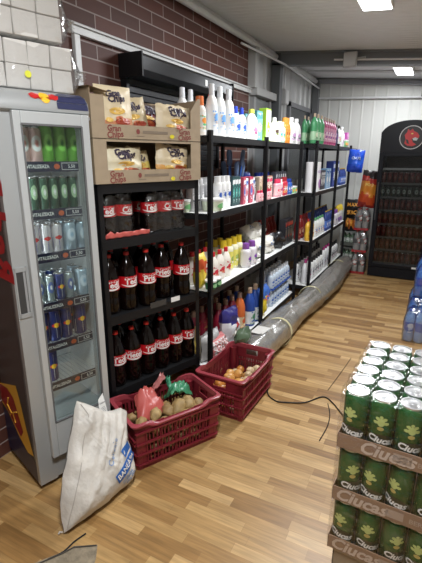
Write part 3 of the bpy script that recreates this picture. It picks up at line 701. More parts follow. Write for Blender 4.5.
B('heart', 'softener_bottle', 'jug', .18, .052, col(.82, .78, .68), col(.85, .85, .82), lw((.82, .8, .74), (.1, .06, .05), (.3, .4, .1)), (.2, .6), sy=.6, art=S3)
B('minigreen', 'shampoo_bottle', 'tall', .16, .035, col(.55, .75, .6), col(.85, .9, .6), lw((.75, .82, .7), (.1, .45, .4), (.5, .6, .05)), (.1, .6), art=S3)
B('orange', 'shampoo_bottle', 'tall', .2, .033, col(.7, .25, .03), col(.7, .3, .05), lw((.75, .3, .05), (.4, .1, .03), (.85, .7, .3)), (.1, .6), art=S3)
B('whitejug', 'softener_bottle', 'jug', .215, .07, col(.84, .83, .82), col(.85, .85, .85), lw((.82, .8, .82), (.6, .35, .6), (.1, .1, .15)), (.1, .5), sy=.55, sq=3, art=S3, handle=True)
B('greendish', 'dish_soap_bottle', 'dish', .30, .045, col(.08, .32, .14), col(.55, .42, .3), lw((.35, .55, .35), (.7, .75, .55), (.05, .25, .1)), (.12, .4), sy=.7, art=S3)
B('pinkdish', 'dish_soap_bottle', 'dish', .28, .045, col(.45, .08, .2), col(.5, .4, .32), lw((.65, .3, .42), (.8, .6, .7), (.2, .04, .3)), (.12, .62), sy=.7, art=S3)
B('darkdish', 'dish_soap_bottle', 'dish', .27, .045, col(.03, .03, .06), col(.1, .1, .1), lw((.08, .08, .15), (.3, .1, .4), (.6, .6, .6)), (.12, .62), sy=.7, art=S3)
B('whiteblack', 'shampoo_bottle', 'jug', .23, .05, col(.85, .84, .82), col(.03, .03, .03), lw((.82, .82, .8), (.75, .3, .2), (.1, .4, .2)), (.1, .5), sy=.6, art=S3)
B('spraygrey', 'spray_can', 'spray', .19, .026, mat((.5, .5, .5), .3, .5), col(.65, .65, .66), lw((.42, .42, .43), (.7, .7, .7), (.1, .1, .12)), (.1, .7), art=S3)
B('spraywhite', 'spray_can', 'spray', .2, .027, col(*Wt), col(.8, .8, .8), lw((.8, .8, .8), (.03, .1, .4), (.5, .5, .5)), (.1, .7), art=S3)
B('pinkshamp', 'shampoo_bottle', 'tall', .15, .03, col(.75, .35, .4), col(.7, .05, .12), lw((.8, .5, .52), (.7, .05, .12), (.9, .85, .8)), (.1, .6), art=S3)
B('redshamp', 'shampoo_bottle', 'tall', .16, .028, col(.5, .02, .05), col(.35, .02, .03), lw((.6, .05, .08), (.85, .8, .8), (.9, .7, .2)), (.1, .6), art=S3)
B('blueshamp', 'shampoo_bottle', 'tall', .14, .03, col(.03, .1, .4), col(.02, .05, .3), lw((.05, .15, .5), (.8, .8, .85), (.7, .1, .1)), (.1, .6), art=S3)
B('yellowcap', 'cleaner_bottle', 'tall', .245, .037, col(.76, .74, .55), col(.75, .55, .03), lw((.72, .66, .15), (.3, .42, .08), (.8, .8, .7)), (.08, .6), art=S3)
B('redwhite', 'cleaner_bottle', 'jug', .2, .045, col(.82, .78, .7), col(.62, .02, .03), lw((.83, .77, .7), (.6, .03, .05), (.75, .2, .1)), (.1, .6), sy=.7, art=S3)
B('purple', 'air_freshener', 'tall', .18, .04, col(.7, .68, .72), col(.25, .08, .4), lw((.75, .72, .75), (.25, .06, .45), (.1, .3, .2)), (.1, .6), art=S3)
B('detred', 'detergent_bottle', 'jug', .31, .048, col(.28, .015, .04), col(.32, .2, .14), lw((.32, .015, .04), (.42, .05, .07), (.5, .35, .1)), (.4, .68), art=S3)
B('detorange', 'detergent_bottle', 'jug', .31, .048, col(.62, .14, .03), col(.3, .2, .16), lw((.65, .5, .3), (.6, .1, .03), (.8, .7, .4)), (.06, .35), art=S3)
B('detblue', 'detergent_bottle', 'jug', .33, .048, col(.015, .06, .3), col(.45, .32, .22), lw((.72, .74, .74), (.1, .3, .15), (.05, .15, .45)), (.06, .4), art=S3)
B('clearblue', 'mineral_bottle', 'soft', .16, .034, col(.5, .58, .66), col(.66, .7, .74), lw((.55, .62, .72), (.05, .15, .5), (.85, .85, .85)), (.15, .6), art=S3, n=14)
B('gelblack', 'gel_bottle', 'soft', .24, .042, col(*Wt), col(.02, .02, .02), lw((.8, .8, .8), (.05, .05, .06), (.4, .05, .15)), (.1, .6), sy=.7, art=S3)
B('gelwhite', 'gel_bottle', 'jug', .26, .05, col(.82, .82, .82), col(.5, .06, .25), lw((.8, .8, .82), (.3, .3, .35), (.4, .05, .15)), (.1, .6), sy=.7, art=S3, handle=True)
B('blueGold', 'drink_bottle', 'clear', .26, .034, col(.03, .06, .25), col(.65, .42, .05), lw((.1, .2, .6), (.85, .85, .85), (.7, .5, .1)), (.15, .5), art=S3)
B('whitegreen', 'cleaner_bottle', 'jug', .23, .045, col(.8, .82, .8), col(.15, .45, .2), lw((.78, .8, .78), (.2, .3, .6), (.6, .1, .1)), (.1, .55), sy=.7, art=S3)
B('redjug', 'cleaner_bottle', 'jug', .24, .05, col(.2, .012, .012), col(.3, .02, .02), lw((.25, .02, .02), (.5, .3, .2), (.1, .02, .02)), (.1, .5), sy=.7, art=S3)
B('yelloworange', 'sauce_bottle', 'dish', .22, .045, col(.8, .45, .05), col(.6, .05, .03), lw((.8, .5, .05), (.85, .8, .6), (.6, .1, .02)), (.15, .6), sy=.7, art=S3)
PR['teal'] = carton('tissue_box', .1, .07, .2, (.1, .3, .33), ((.22, .45, .47), (.7, .8, .78), (.08, .3, .32)))
PR['limebox'] = carton('detergent_box', .11, .06, .24, (.35, .6, .05), ((.84, .86, .82), (.4, .65, .05), (.8, .82, .8)))
PR['pinkbox'] = carton('gift_box', .13, .06, .17, (.65, .12, .5), ((.75, .25, .6), (.1, .05, .1), (.8, .4, .7)))
PR['redbluebox'] = carton('toothpaste_box', .06, .06, .21, (.45, .05, .1), ((.55, .1, .15), (.1, .2, .55), (.8, .8, .82)))
PR['bluebox'] = carton('toothpaste_box', .05, .06, .19, (.7, .72, .75), ((.75, .76, .8), (.6, .05, .1), (.05, .15, .5)))
PR['beigebox'] = carton('soap_box', .09, .05, .18, (.6, .5, .38), ((.7, .6, .45), (.2, .25, .1), (.55, .4, .3)))
PR['browncart'] = carton('hair_dye_box', .065, .05, .18, (.4, .2, .12), ((.78, .7, .6), (.35, .12, .05), (.7, .05, .15)))
PR['tealpack'] = carton('toothbrush_pack', .045, .03, .21, (.02, .05, .06), ((.03, .08, .08), (.1, .4, .35), (.7, .7, .7)))
PR['darkcart'] = carton('hair_dye_box', .05, .06, .2, (.05, .05, .06), ((.06, .06, .08), (.75, .75, .75), (.6, .6, .62)))
PR['navypack'] = carton('wipes_pack', .15, .08, .28, (.02, .04, .2), ((.03, .06, .3), (.75, .78, .82), (.6, .65, .75)))
PR['blackpack'] = carton('coffee_pack', .08, .06, .26, (.015, .015, .02), ((.02, .02, .025), (.12, .1, .08), (.4, .03, .02)))
PR['bluecarton'] = carton('drink_carton', .1, .08, .26, (.2, .35, .55), ((.35, .5, .68), (.8, .82, .85), (.05, .15, .4)))
PR['redbin'] = None
def tub_fn(c1, c2, r=.06, h=.09):
    def fn():
        o = empty('cream_tub'); MB().lathe([(r * .85, 0), (r * .9, .004), (r, h * .8), (r, h * .82)], 20).disc(0, h * .42, r * .7, h * .22, cyl(r * .97, .002), 1).build('tub_body', [mat(c1, .4), mat(c2, .4)], o)
        MB().lathe([(r * 1.04, h * .8), (r * 1.05, h * .82), (r * 1.05, h * .97), (r * .98, h)], 20).build('lid', mat(Wt, .35), o); return o
    return Proto(fn)
PR['tub'] = tub_fn((.7, .76, .6), (.15, .4, .15), .075, .085)
PR['minitub'] = tub_fn((.3, .6, .3), (.8, .4, .1), .04, .08)
PR['soapgreen'] = tub_fn((.02, .16, .06), (.3, .6, .3), .038, .06)
PR['whitebag'] = pouch('flour_bag', .2, .13, .12, [(1, (.74, .72, .66))], seed=2.2, txt='FAINA', tcol=(.2, .3, .5))
PR['greenbag'] = pouch('pasta_bag', .16, .1, .08, [(.5, (.12, .2, .1)), (1, (.4, .45, .3))], seed=4.2)
PR['purplebag'] = pouch('detergent_bag', .1, .17, .07, [(.3, (.75, .72, .75)), (1, (.2, .1, .4))], seed=1.4)
PR['whiteroll'] = None
def roll_fn():
    o = empty('kitchen_roll'); h = .3; r = .058
    MB().lathe([(r * .9, 0), (r, .006), (r * .99, h * .5), (r, h - .006), (r * .9, h)], 22).disc(0, .08, .03, .05, cyl(r, .001), 1).text('SOFT', .035, cyl(r, .001), 2, at=(0, .2)).build('paper_roll', [mat((.84, .83, .84), .6), mat((.5, .25, .55), .5), mat((.35, .2, .5), .5)], o)
    MB().lathe([(.018, h), (.018, h + .001), (.012, h + .001), (.012, h)], 14).build('core', mat((.3, .22, .15), .7), o); return o
PR['whiteroll'] = Proto(roll_fn)
def brush_fn():
    o = empty('dish_brush')
    MB().tube([(0, 0, 0), (0, 0, .2)], .006, 8).build('handle', mat((.02, .1, .4), .35), o)
    MB().lathe([(.008, .17), (.015, .19), (.016, .26), (.01, .28)], 12).build('bristles', mat((.1, .16, .28), .8, bump=.8, bscale=200), o); return o
PR['brush'] = Proto(brush_fn)

DEPTH = {'near': -1.30, 'far': -1.20}
def row(unit, z, shelfname, items, off=.065, back=None, rowname=''):
    # items: (proto, list of y positions, short description, category, optional inset)
    X = DEPTH[unit]
    for it in items:
        k, yl, desc, cat = it[:4]; ins = it[4] if len(it) > 4 else off; sc = it[5] if len(it) > 5 else 1
        for i, y in enumerate(yl):
            lab = f'{desc} on the {shelfname}' if len(yl) == 1 else f'{ORD[i]} {desc} from left, {shelfname}'
            PR[k].put((X - ins, y, z + .001), R90 + random.uniform(-.12, .12), lab, cat, None if len(yl) == 1 else f'{desc}s on the {shelfname}', scale=sc)
def sp(a, n, d): return [a + i * d for i in range(n)]
T1 = 'top shelf of near shelves'; M1 = 'upper middle shelf of near shelves'; L1 = 'lower middle shelf of near shelves'; B1 = 'bottom shelf of near shelves'
T2 = 'top shelf of far shelves'; M2 = 'upper middle shelf of far shelves'; L2 = 'lower middle shelf of far shelves'; B2 = 'bottom shelf of far shelves'
row('near', 1.744, T1, [
 ('orangebt', [2.57], 'white bottle with orange cap', 'bottle', .12), ('tallwhite', [2.68, 2.80, 2.94], 'tall white softener bottle', 'bottle', .09, 1.05),
 ('redcap', [2.87], 'pale bottle with red cap', 'bottle', .2), ('tallwhite', [2.62, 2.73], 'tall white bottle in back row', 'bottle', .28),
 ('bluecap', [3.06, 3.17], 'white bottle with blue cap', 'bottle', .09, 1.1), ('babywhite', [3.31], 'rounded white bottle with pink print', 'bottle', .065, 1.2),
 ('teal', [3.48], 'teal and cream carton', 'carton', .06, 1.15), ('limebox', [3.66], 'tall white and lime green carton', 'carton', .05, 1.1), ('heart', [3.83], 'cream bottle with dark heart', 'bottle', .06, (1.2, 1.2, 1.15)),
 ('minigreen', [3.95, 4.03], 'pale green shampoo bottle', 'bottle', .06, 1.15), ('orange', [4.12, 4.19], 'orange shampoo bottle', 'bottle', .06, 1.15), ('whitejug', [4.34, 4.51], 'rounded white bottle with pink label', 'bottle', .065, 1.15),
 ('bluecap', [3.08, 3.2], 'blue capped bottle in back row', 'bottle', .22, 1.1), ('teal', [3.36, 3.56], 'teal carton in back row', 'carton', .2, 1.1), ('minigreen', sp(3.75, 7, .1), 'pale bottle in back row', 'bottle', .2, 1.2)])
row('far', 1.76, T2, [
 ('greendish', [4.87, 5.02, 5.18], 'green dish soap bottle', 'bottle', .07, (1.3, 1.3, 1.04)), ('pinkdish', sp(5.34, 5, .125), 'pink dish soap bottle', 'bottle', .07, (1.25, 1.2, 1.1)), ('darkdish', [5.97], 'dark dish soap bottle', 'bottle'),
 ('greendish', [4.95, 5.1], 'green soap bottle in back row', 'bottle', .2), ('pinkdish', sp(5.25, 6, .12), 'pink soap bottle in back row', 'bottle', .2),
 ('whiteblack', [6.12], 'white bottle with black cap', 'bottle', .065, 1.15), ('whitejug', [6.30], 'round white bottle with handle', 'bottle', .065, 1.2), ('minitub', [6.45, 6.54], 'small green and orange tub', 'tub', .05, 1.2), ('pinkbox', [6.73], 'bright pink gift box', 'box', .05, 1.2)])
row('near', 1.25, M1, [
 ('tub', [2.68], 'wide pale green tub', 'tub', .085), ('tub', [2.52], 'wide tub behind the post', 'tub', .25), ('spraygrey', [2.56, 2.625, 2.69], 'grey spray can', 'spray can', .19, 1.15), ('spraywhite', [2.79, 2.865, 2.94], 'white spray can', 'spray can', .10, 1.15),
 ('spraygrey', [2.76, 2.83, 2.9], 'grey spray can in back row', 'spray can', .23, 1.15), ('tealpack', [3.01, 3.06, 3.11], 'dark toothbrush pack', 'pack', .07, 1.05),
 ('redbluebox', [3.17, 3.31], 'red and blue toothpaste box', 'box', .05), ('bluebox', [3.24, 3.38], 'white toothpaste box', 'box', .06, 1.05), ('beigebox', [3.60], 'beige soap box', 'box', .08, 1.1), ('darkcart', [3.475, 3.50 + .02], 'narrow dark dye box', 'box', .1, .9), ('browncart', [3.70, 3.78, 3.86], 'brown and cream dye box', 'box', .08, 1.1),
 ('pinkshamp', sp(3.42, 5, .068), 'small pink bottle', 'bottle', .03, .62), ('pinkshamp', [3.95, 4.02], 'pink shampoo bottle', 'bottle', .06, 1.1), ('spraywhite', [4.08], 'short white bottle', 'bottle', .06, .8), ('redshamp', [4.15, 4.21], 'red shampoo bottle', 'bottle', .06, 1.1),
 ('blueshamp', [4.29, 4.36], 'blue shampoo bottle', 'bottle', .06, 1.1), ('darkcart', [4.28, 4.35, 4.42, 4.49, 4.56], 'black and white dye box', 'box', .17, 1.1), ('minitub', [4.43, 4.53], 'small green tub', 'tub', .06, .9),
 ('redshamp', sp(3.1, 7, .11), 'red bottle in back row', 'bottle', .24, 1.2), ('blueshamp', sp(3.92, 3, .12), 'blue bottle in back row', 'bottle', .24, 1.6)])
row('far', 1.235, M2, [
 ('whiteroll', [4.91, 5.08], 'tall white paper roll', 'paper roll', .08, 1.1), ('blackpack', [5.24], 'narrow black pack', 'pack'), ('darkcart', [5.34, 5.41, 5.48], 'dark box with white print', 'box', .06, 1.15), ('bluecarton', [5.6, 5.73], 'pale blue carton', 'carton', .05, .95),
 ('navypack', [6.03, 6.22], 'navy blue wipes pack', 'pack', .05, 1.2), ('blueGold', sp(6.42, 4, .1), 'blue bottle by the last post', 'bottle', .06, .9), ('darkcart', sp(5.3, 6, .1), 'dark box in back row', 'box', .2, 1.2)])
row('near', .71, L1, [
 ('soapgreen', [2.57, 2.65], 'dark green soap tub', 'tub', .04, 1.1), ('redwhite', [2.72, 2.83, 2.94], 'white bottle with red cap', 'bottle', .10, 1.15), ('redwhite', [2.62, 2.72, 2.82, 2.92], 'red capped bottle in back row', 'bottle', .22, 1.2), ('yellowcap', [3.02, 3.12, 3.22, 3.32], 'bottle with yellow cap', 'bottle', .16, 1.08),
 ('yellowcap', [2.98, 3.1, 3.2], 'yellow capped bottle in back row', 'bottle', .28), ('purple', [3.27, 3.40], 'purple and white air freshener', 'air freshener', .07, 1.15), ('whitebag', [3.66], 'white flour bag', 'flour bag', .14, 1.3), ('whitebag', [3.92], 'white flour bag further along', 'flour bag', .13, 1.2), ('greenbag', [3.45], 'dark green pasta bag', 'pasta bag', .26, 1.6),
 ('blackpack', [4.34, 4.43, 4.52], 'tall black pack', 'pack', .06, 1.05), ('redjug', sp(4.0, 6, .1), 'dark red bottle in back row', 'bottle', .27, 1.2)])
for k, y in enumerate((3.70, 3.90)): PR['whitebag'].put((-1.46, y, .71 + .165), R90 + .3, ('first' if k == 0 else 'second') + ' white flour bag lying on top of the flour bags', 'flour bag', 'stacked white flour bags', tilt=(-.9, .15, R90 + .2 * k), scale=1.15)
row('far', .68, L2, [
 ('yelloworange', [4.88, 5.01], 'orange and yellow bottle', 'bottle', .07, 1.15), ('redjug', [4.9, 5.02, 5.14, 5.26], 'dark red bottle', 'bottle', .2, 1.15), ('whitegreen', sp(5.18, 4, .12), 'white bottle with green cap', 'bottle'), ('blueGold', sp(5.7, 5, .1), 'blue bottle with gold cap', 'bottle', .06),
 ('blueGold', sp(5.3, 11, .1), 'blue gold capped bottle in back row', 'bottle', .2, 1.1), ('purple', sp(6.25, 2, .12), 'purple and white bottle', 'bottle', .07, 1.2)])
row('near', .13, B1, [
 ('detred', [2.94, 3.07, 3.2], 'dark red detergent bottle', 'bottle', .16, 1.08), ('detred', [2.74, 2.87, 3.0, 3.13], 'dark red bottle in back row', 'bottle', .28), ('detorange', [3.30], 'orange detergent bottle', 'bottle', .13, 1.08), ('detblue', [3.41, 3.54], 'tall blue detergent bottle', 'bottle', .08, 1.08), ('detblue', [3.32, 3.48], 'blue bottle in back row', 'bottle', .24)])
for lv in range(2):
    for j in range(2):
        for i in range(7):
            nm = 'upper' if lv else 'lower'; rw = 'front' if j == 0 else 'back'
            PR['clearblue'].put((-1.39 - j * .08, 3.99 + i * .085, .131 + lv * .19), R90, f'{ORD[i]} pale blue bottle from left, {rw} row of the {nm} layer', 'bottle', 'stacked pale blue bottles on the bottom shelf', scale=1.12)
cb = empty('bottle_divider', (-1.34, 3.94, .313), R90); tag(cb, 'dark blue sheet between two layers of pale blue bottles', 'sheet')
MB().box(0, .62, .01, .17, 0, .003).build('sheet_body', mat((.05, .12, .4), .4), cb, smooth=0); MB().box(0, .62, .006, .01, -.006, .01).build('front_edge', mat((.03, .1, .45), .3), cb, smooth=0)
row('far', .15, B2, [
 ('gelwhite', [4.91, 5.04], 'white gel jug with wine cap', 'bottle', .08, 1.15), ('gelblack', sp(5.17, 5, .115), 'white bottle with black cap', 'bottle', .07, 1.15), ('gelwhite', [5.82, 5.96, 6.1], 'white gel jug further back', 'bottle', .08, 1.1), ('gelblack', sp(6.25, 4, .11), 'black capped bottle near the corner', 'bottle', .07, 1.1),
 ('gelblack', sp(4.95, 10, .12), 'black capped bottle in back row', 'bottle', .2, 1.2)])

# loose bags and packs on the shelves
def single(fn, loc, rz, label, cat, tilt=None, scale=1): return Proto(fn.fn).put(loc, rz, label, cat, tilt=tilt, scale=scale)
def det_art(p, f, w, h):
    p.poly([(-w * .05, h * .38), (w * .1, h * .45), (w * .32, h * .75), (w * .12, h * .68)], f, 3); p.disc(w * .05, h * .5, w * .1, h * .12, f, 2, rings=2); p.disc(0, h * .3, w * .3, h * .07, f, 3, rings=2)
single(pouch('detergent_bag', .26, .29, .13, [(.6, (.78, .76, .78)), (1, (.03, .025, .16))], seed=5.3, art=det_art), (-1.385, 2.98, .131), R90, 'navy and white detergent bag standing in front of the red bottles', 'detergent bag', tilt=(-.05, .1, R90))
single(pouch('detergent_bag', .15, .28, .1, [(.7, (.8, .6, .04)), (1, (.05, .15, .5))], seed=6.1, txt='NET', tcol=(.7, .1, .1)), (-1.375, 3.69, .131), R90, 'yellow and blue detergent bag beside the blue bottles', 'detergent bag')
single(pouch('detergent_bag', .15, .27, .1, [(.5, (.75, .76, .8)), (1, (.06, .15, .5))], seed=7.1, txt='ALB', tcol=(.7, .1, .1)), (-1.40, 3.82, .131), R90, 'blue and white detergent bag behind the yellow detergent bag', 'detergent bag')
single(pouch('sugar_bag', .26, .2, .12, [(1, (.42, .41, .4))], seed=8.1), (-1.40, 2.66, .131), R90, 'grey plastic bag slumped at the near end of the bottom shelf', 'bag')
single(pouch('snack_bag', .12, .25, .07, [(.5, (.75, .55, .05)), (.8, (.6, .1, .03)), (1, (.8, .6, .1))], seed=9.4), (-1.42, 2.555, .711), R90, 'yellow and red snack bag squeezed behind the rack post', 'snack bag')
single(pouch('snack_bag', .14, .26, .07, [(.6, (.6, .45, .08)), (1, (.35, .25, .1))], seed=9.9), (-1.48, 2.55, .131), R90, 'brown and yellow bag behind the rack post at floor level', 'snack bag')
# crumpled black bag
def crumple(name, r, m, seed, squash=(1, 1, .5), rough=.5, lv=3, label='', cat='bag', loc=(0, 0, 0), amp=.35):
    import bmesh
    bm = bmesh.new(); bmesh.ops.create_icosphere(bm, subdivisions=lv, radius=r)
    for v in bm.verts:
        d = v.co.normalized(); n = noise.noise(d * 1.7 + Vector((seed, 0, 0))) + .6 * abs(noise.noise(d * 4.2 + Vector((0, seed, 0)))) + .25 * noise.noise(d * 9 + Vector((0, 0, seed)))
        v.co = Vector((d.x * squash[0], d.y * squash[1], d.z * squash[2])) * r * (1 + amp * n * 1.4)
    zmin = min(v.co.z for v in bm.verts)
    for v in bm.verts: v.co.z = max(v.co.z - zmin - r * .12, 0)
    me = bpy.data.meshes.new(name); bm.to_mesh(me); bm.free(); me.materials.append(m); me.polygons.foreach_set('use_smooth', [True] * len(me.polygons)); me.set_sharp_from_angle(angle=radians(35))
    o = bpy.data.objects.new(name, me); COL.objects.link(o); o.location = loc
    if label: tag(o, label, cat)
    return o
crumple('plastic_bag', .095, mat((.012, .012, .014), .3), 3.3, (.8, 1.1, .8), label='crumpled black plastic bag beside the white flour bags', cat='bag', loc=(-1.41, 4.17, .711))
# red basket at the back
rb = empty('plastic_basket', (-1.52, 3.92, .711), R90); tag(rb, 'long low red plastic basket behind the black bag', 'basket')
MB().box(0, .3, 0, .01, .0, .13).box(0, .3, .14, .15, 0, .13).box(0, .01, .01, .14, 0, .13).box(.29, .3, .01, .14, 0, .13).box(.01, .29, .01, .14, 0, .01).build('basket_body', mat((.4, .03, .02), .4), rb, smooth=0, bevel=.003)
MB().tube([(0, -.004, .13), (.3, -.004, .13), (.3, .154, .13), (0, .154, .13)], .007, 8, closed=True).build('rim', mat((.5, .04, .03), .4), rb)
# brush holder
bc = empty('brush_holder', (-1.52, 3.32, 1.251), R90); tag(bc, 'round clear holder with upright blue dish brushes', 'holder')
MB().lathe([(.075, 0), (.08, .005), (.085, .12), (.08, .12), (.075, .008), (.001, .008)], 20).build('holder_body', mat((.5, .02, .04), .4), bc); MB().lathe([(.088, .112), (.088, .125), (.084, .125), (.084, .112)], 20).build('rim', mat((.6, .6, .6), .4), bc)
for i in range(8):
    a = i * pi / 4; PR['brush'].put((-1.52 + .05 * cos(a), 3.32 + .055 * sin(a), 1.26 + .09 * (i % 3 == 0)), 0, f'{ORD[i]} blue dish brush clockwise in the round brush holder', 'brush', 'blue dish brushes in the holder', tilt=(.12 * -sin(a), .12 * cos(a), 0), scale=1.15)
single(pouch('wipes_bag', .13, .24, .06, [(.4, (.03, .06, .3)), (.6, (.7, .72, .78)), (1, (.02, .04, .2))], seed=3.9), (-1.50, 3.55, 1.251), R90, 'navy and white wipes bag behind the beige boxes', 'wipes bag')
for i, y in enumerate((2.62, 2.70)):
    single(pouch('snack_bag', .1, .3, .05, [(.5, (.2, .1, .08)), (1, (.12, .02, .02))], seed=4.9 + i), (-1.6, y + .02, 1.3), R90, ('left' if i == 0 else 'right') + ' maroon packet leaning behind the grey spray cans', 'packet')
# white roll pack behind top items of middle shelf, far post
# yellow bags by the last post
for i, y in enumerate((6.5, 6.68)):
    single(pouch('snack_bag', .16, .26, .08, [(.3, (.35, .2, .5)), (.65, (.75, .72, .7)), (1, (.75, .55, .05))], seed=2.9 + i), (-1.27, y, .681), R90, ('left' if i == 0 else 'right') + ' yellow and white bag at the far end of the lower shelf', 'bag')
# blue crisp bag hanging at end
hb = pouch('crisp_bag', .22, .32, .07, [(.35, (.02, .07, .5)), (.6, (.03, .12, .65)), (1, (.02, .08, .55))], seed=11.3, txt='CHIPS', tcol=(.6, .7, .85), rough=.25).put((-1.12, 6.72, 1.41), .1, 'shiny blue crisp bag hanging from the far end of the shelving', 'crisp bag', tilt=(.0, .08, .15))
hk = MB().tube([(0, 0, .315), (-.03, .03, .33), (-.08, .05, .33)], .004, 6).build('hanging_hook', BLACK, hb)

# ================================================================== ROLLED SHEET ON FLOOR
def rolled():
    o = empty('rolled_carpet', (-1.13, 2.76, 0)); tag(o, 'long grey rolled sheet wrapped in clear plastic lying along the shelving', 'roll')
    ctl = [(0, 0), (.01, .5), (.01, 1.0), (.06, 1.7), (.075, 2.0), (.08, 2.5), (.075, 3.0), (.07, 3.6)]
    n = 40; N = 90; V = []
    for i in range(N + 1):
        t = i / N * 3.6
        for (x0, a), (x1, b_) in zip(ctl, ctl[1:]):
            if a <= t <= b_ + 1e-6: x = x0 + (x1 - x0) * (t - a) / (b_ - a); break
        ry = .112 + .008 * sin(t * 3.3)
        for k in range(n):
            th = 2 * pi * k / n; w = noise.noise(Vector((cos(th) * 1.6, sin(th) * 1.6, t * 1.6))) * .020 + noise.noise(Vector((cos(th) * 3, sin(th) * 3, t * 2.2))) * .018 + abs(noise.noise(Vector((cos(th) * 6, sin(th) * 6, t * 4)))) * .012
            V.append((x + (ry + .004 + w) * cos(th), t, max(.001, .116 + (ry + w) * sin(th) * .97)))
    F = [(i * n + k, i * n + (k + 1) % n, (i + 1) * n + (k + 1) % n, (i + 1) * n + k)[::-1] for i in range(N) for k in range(n)]
    F += [tuple(range(n)), tuple(range(N * n, N * n + n))[::-1]]
    MB().add(V, F).build('wrapped_roll', mat((.36, .34, .305), .32, bump=.6, bscale=14, spec=.6, vary=.25), o, smooth=60)
    V2 = [(x * 1.0 + (x - .03) * .05, y, z * 1.04 + .001) for x, y, z in V]
    MB().add(V2, F[:-2]).build('plastic_film', film((.95, .95, .95), .12, .2, 1., 9), o, smooth=60)
    for yy in (.62, 1.72, 3.15):
        q = MB(); pts = [(.035 + .126 * cos(a), yy + .03 * sin(a * 1) + .02 * cos(a), max(.002, .118 + .127 * sin(a))) for a in [2 * pi * k / 24 for k in range(24)]]
        for dy in (-.012, -.006, 0, .006, .012): q.tube([(a, b_ + dy, c_) for a, b_, c_ in pts], .0025, 5, closed=True)
        q.build('tape_band', mat((.6, .55, .33), .35), o)
    l = MB().pillow(.11, .15, .003, m=0, seed=1).build('paper_label', mat((.66, .64, .6), .5), o, loc=(-.0, .3, .252))
    l.rotation_euler = (radians(-88), 0, radians(-4)); l.location = (-.01, .22, .25)
rolled()

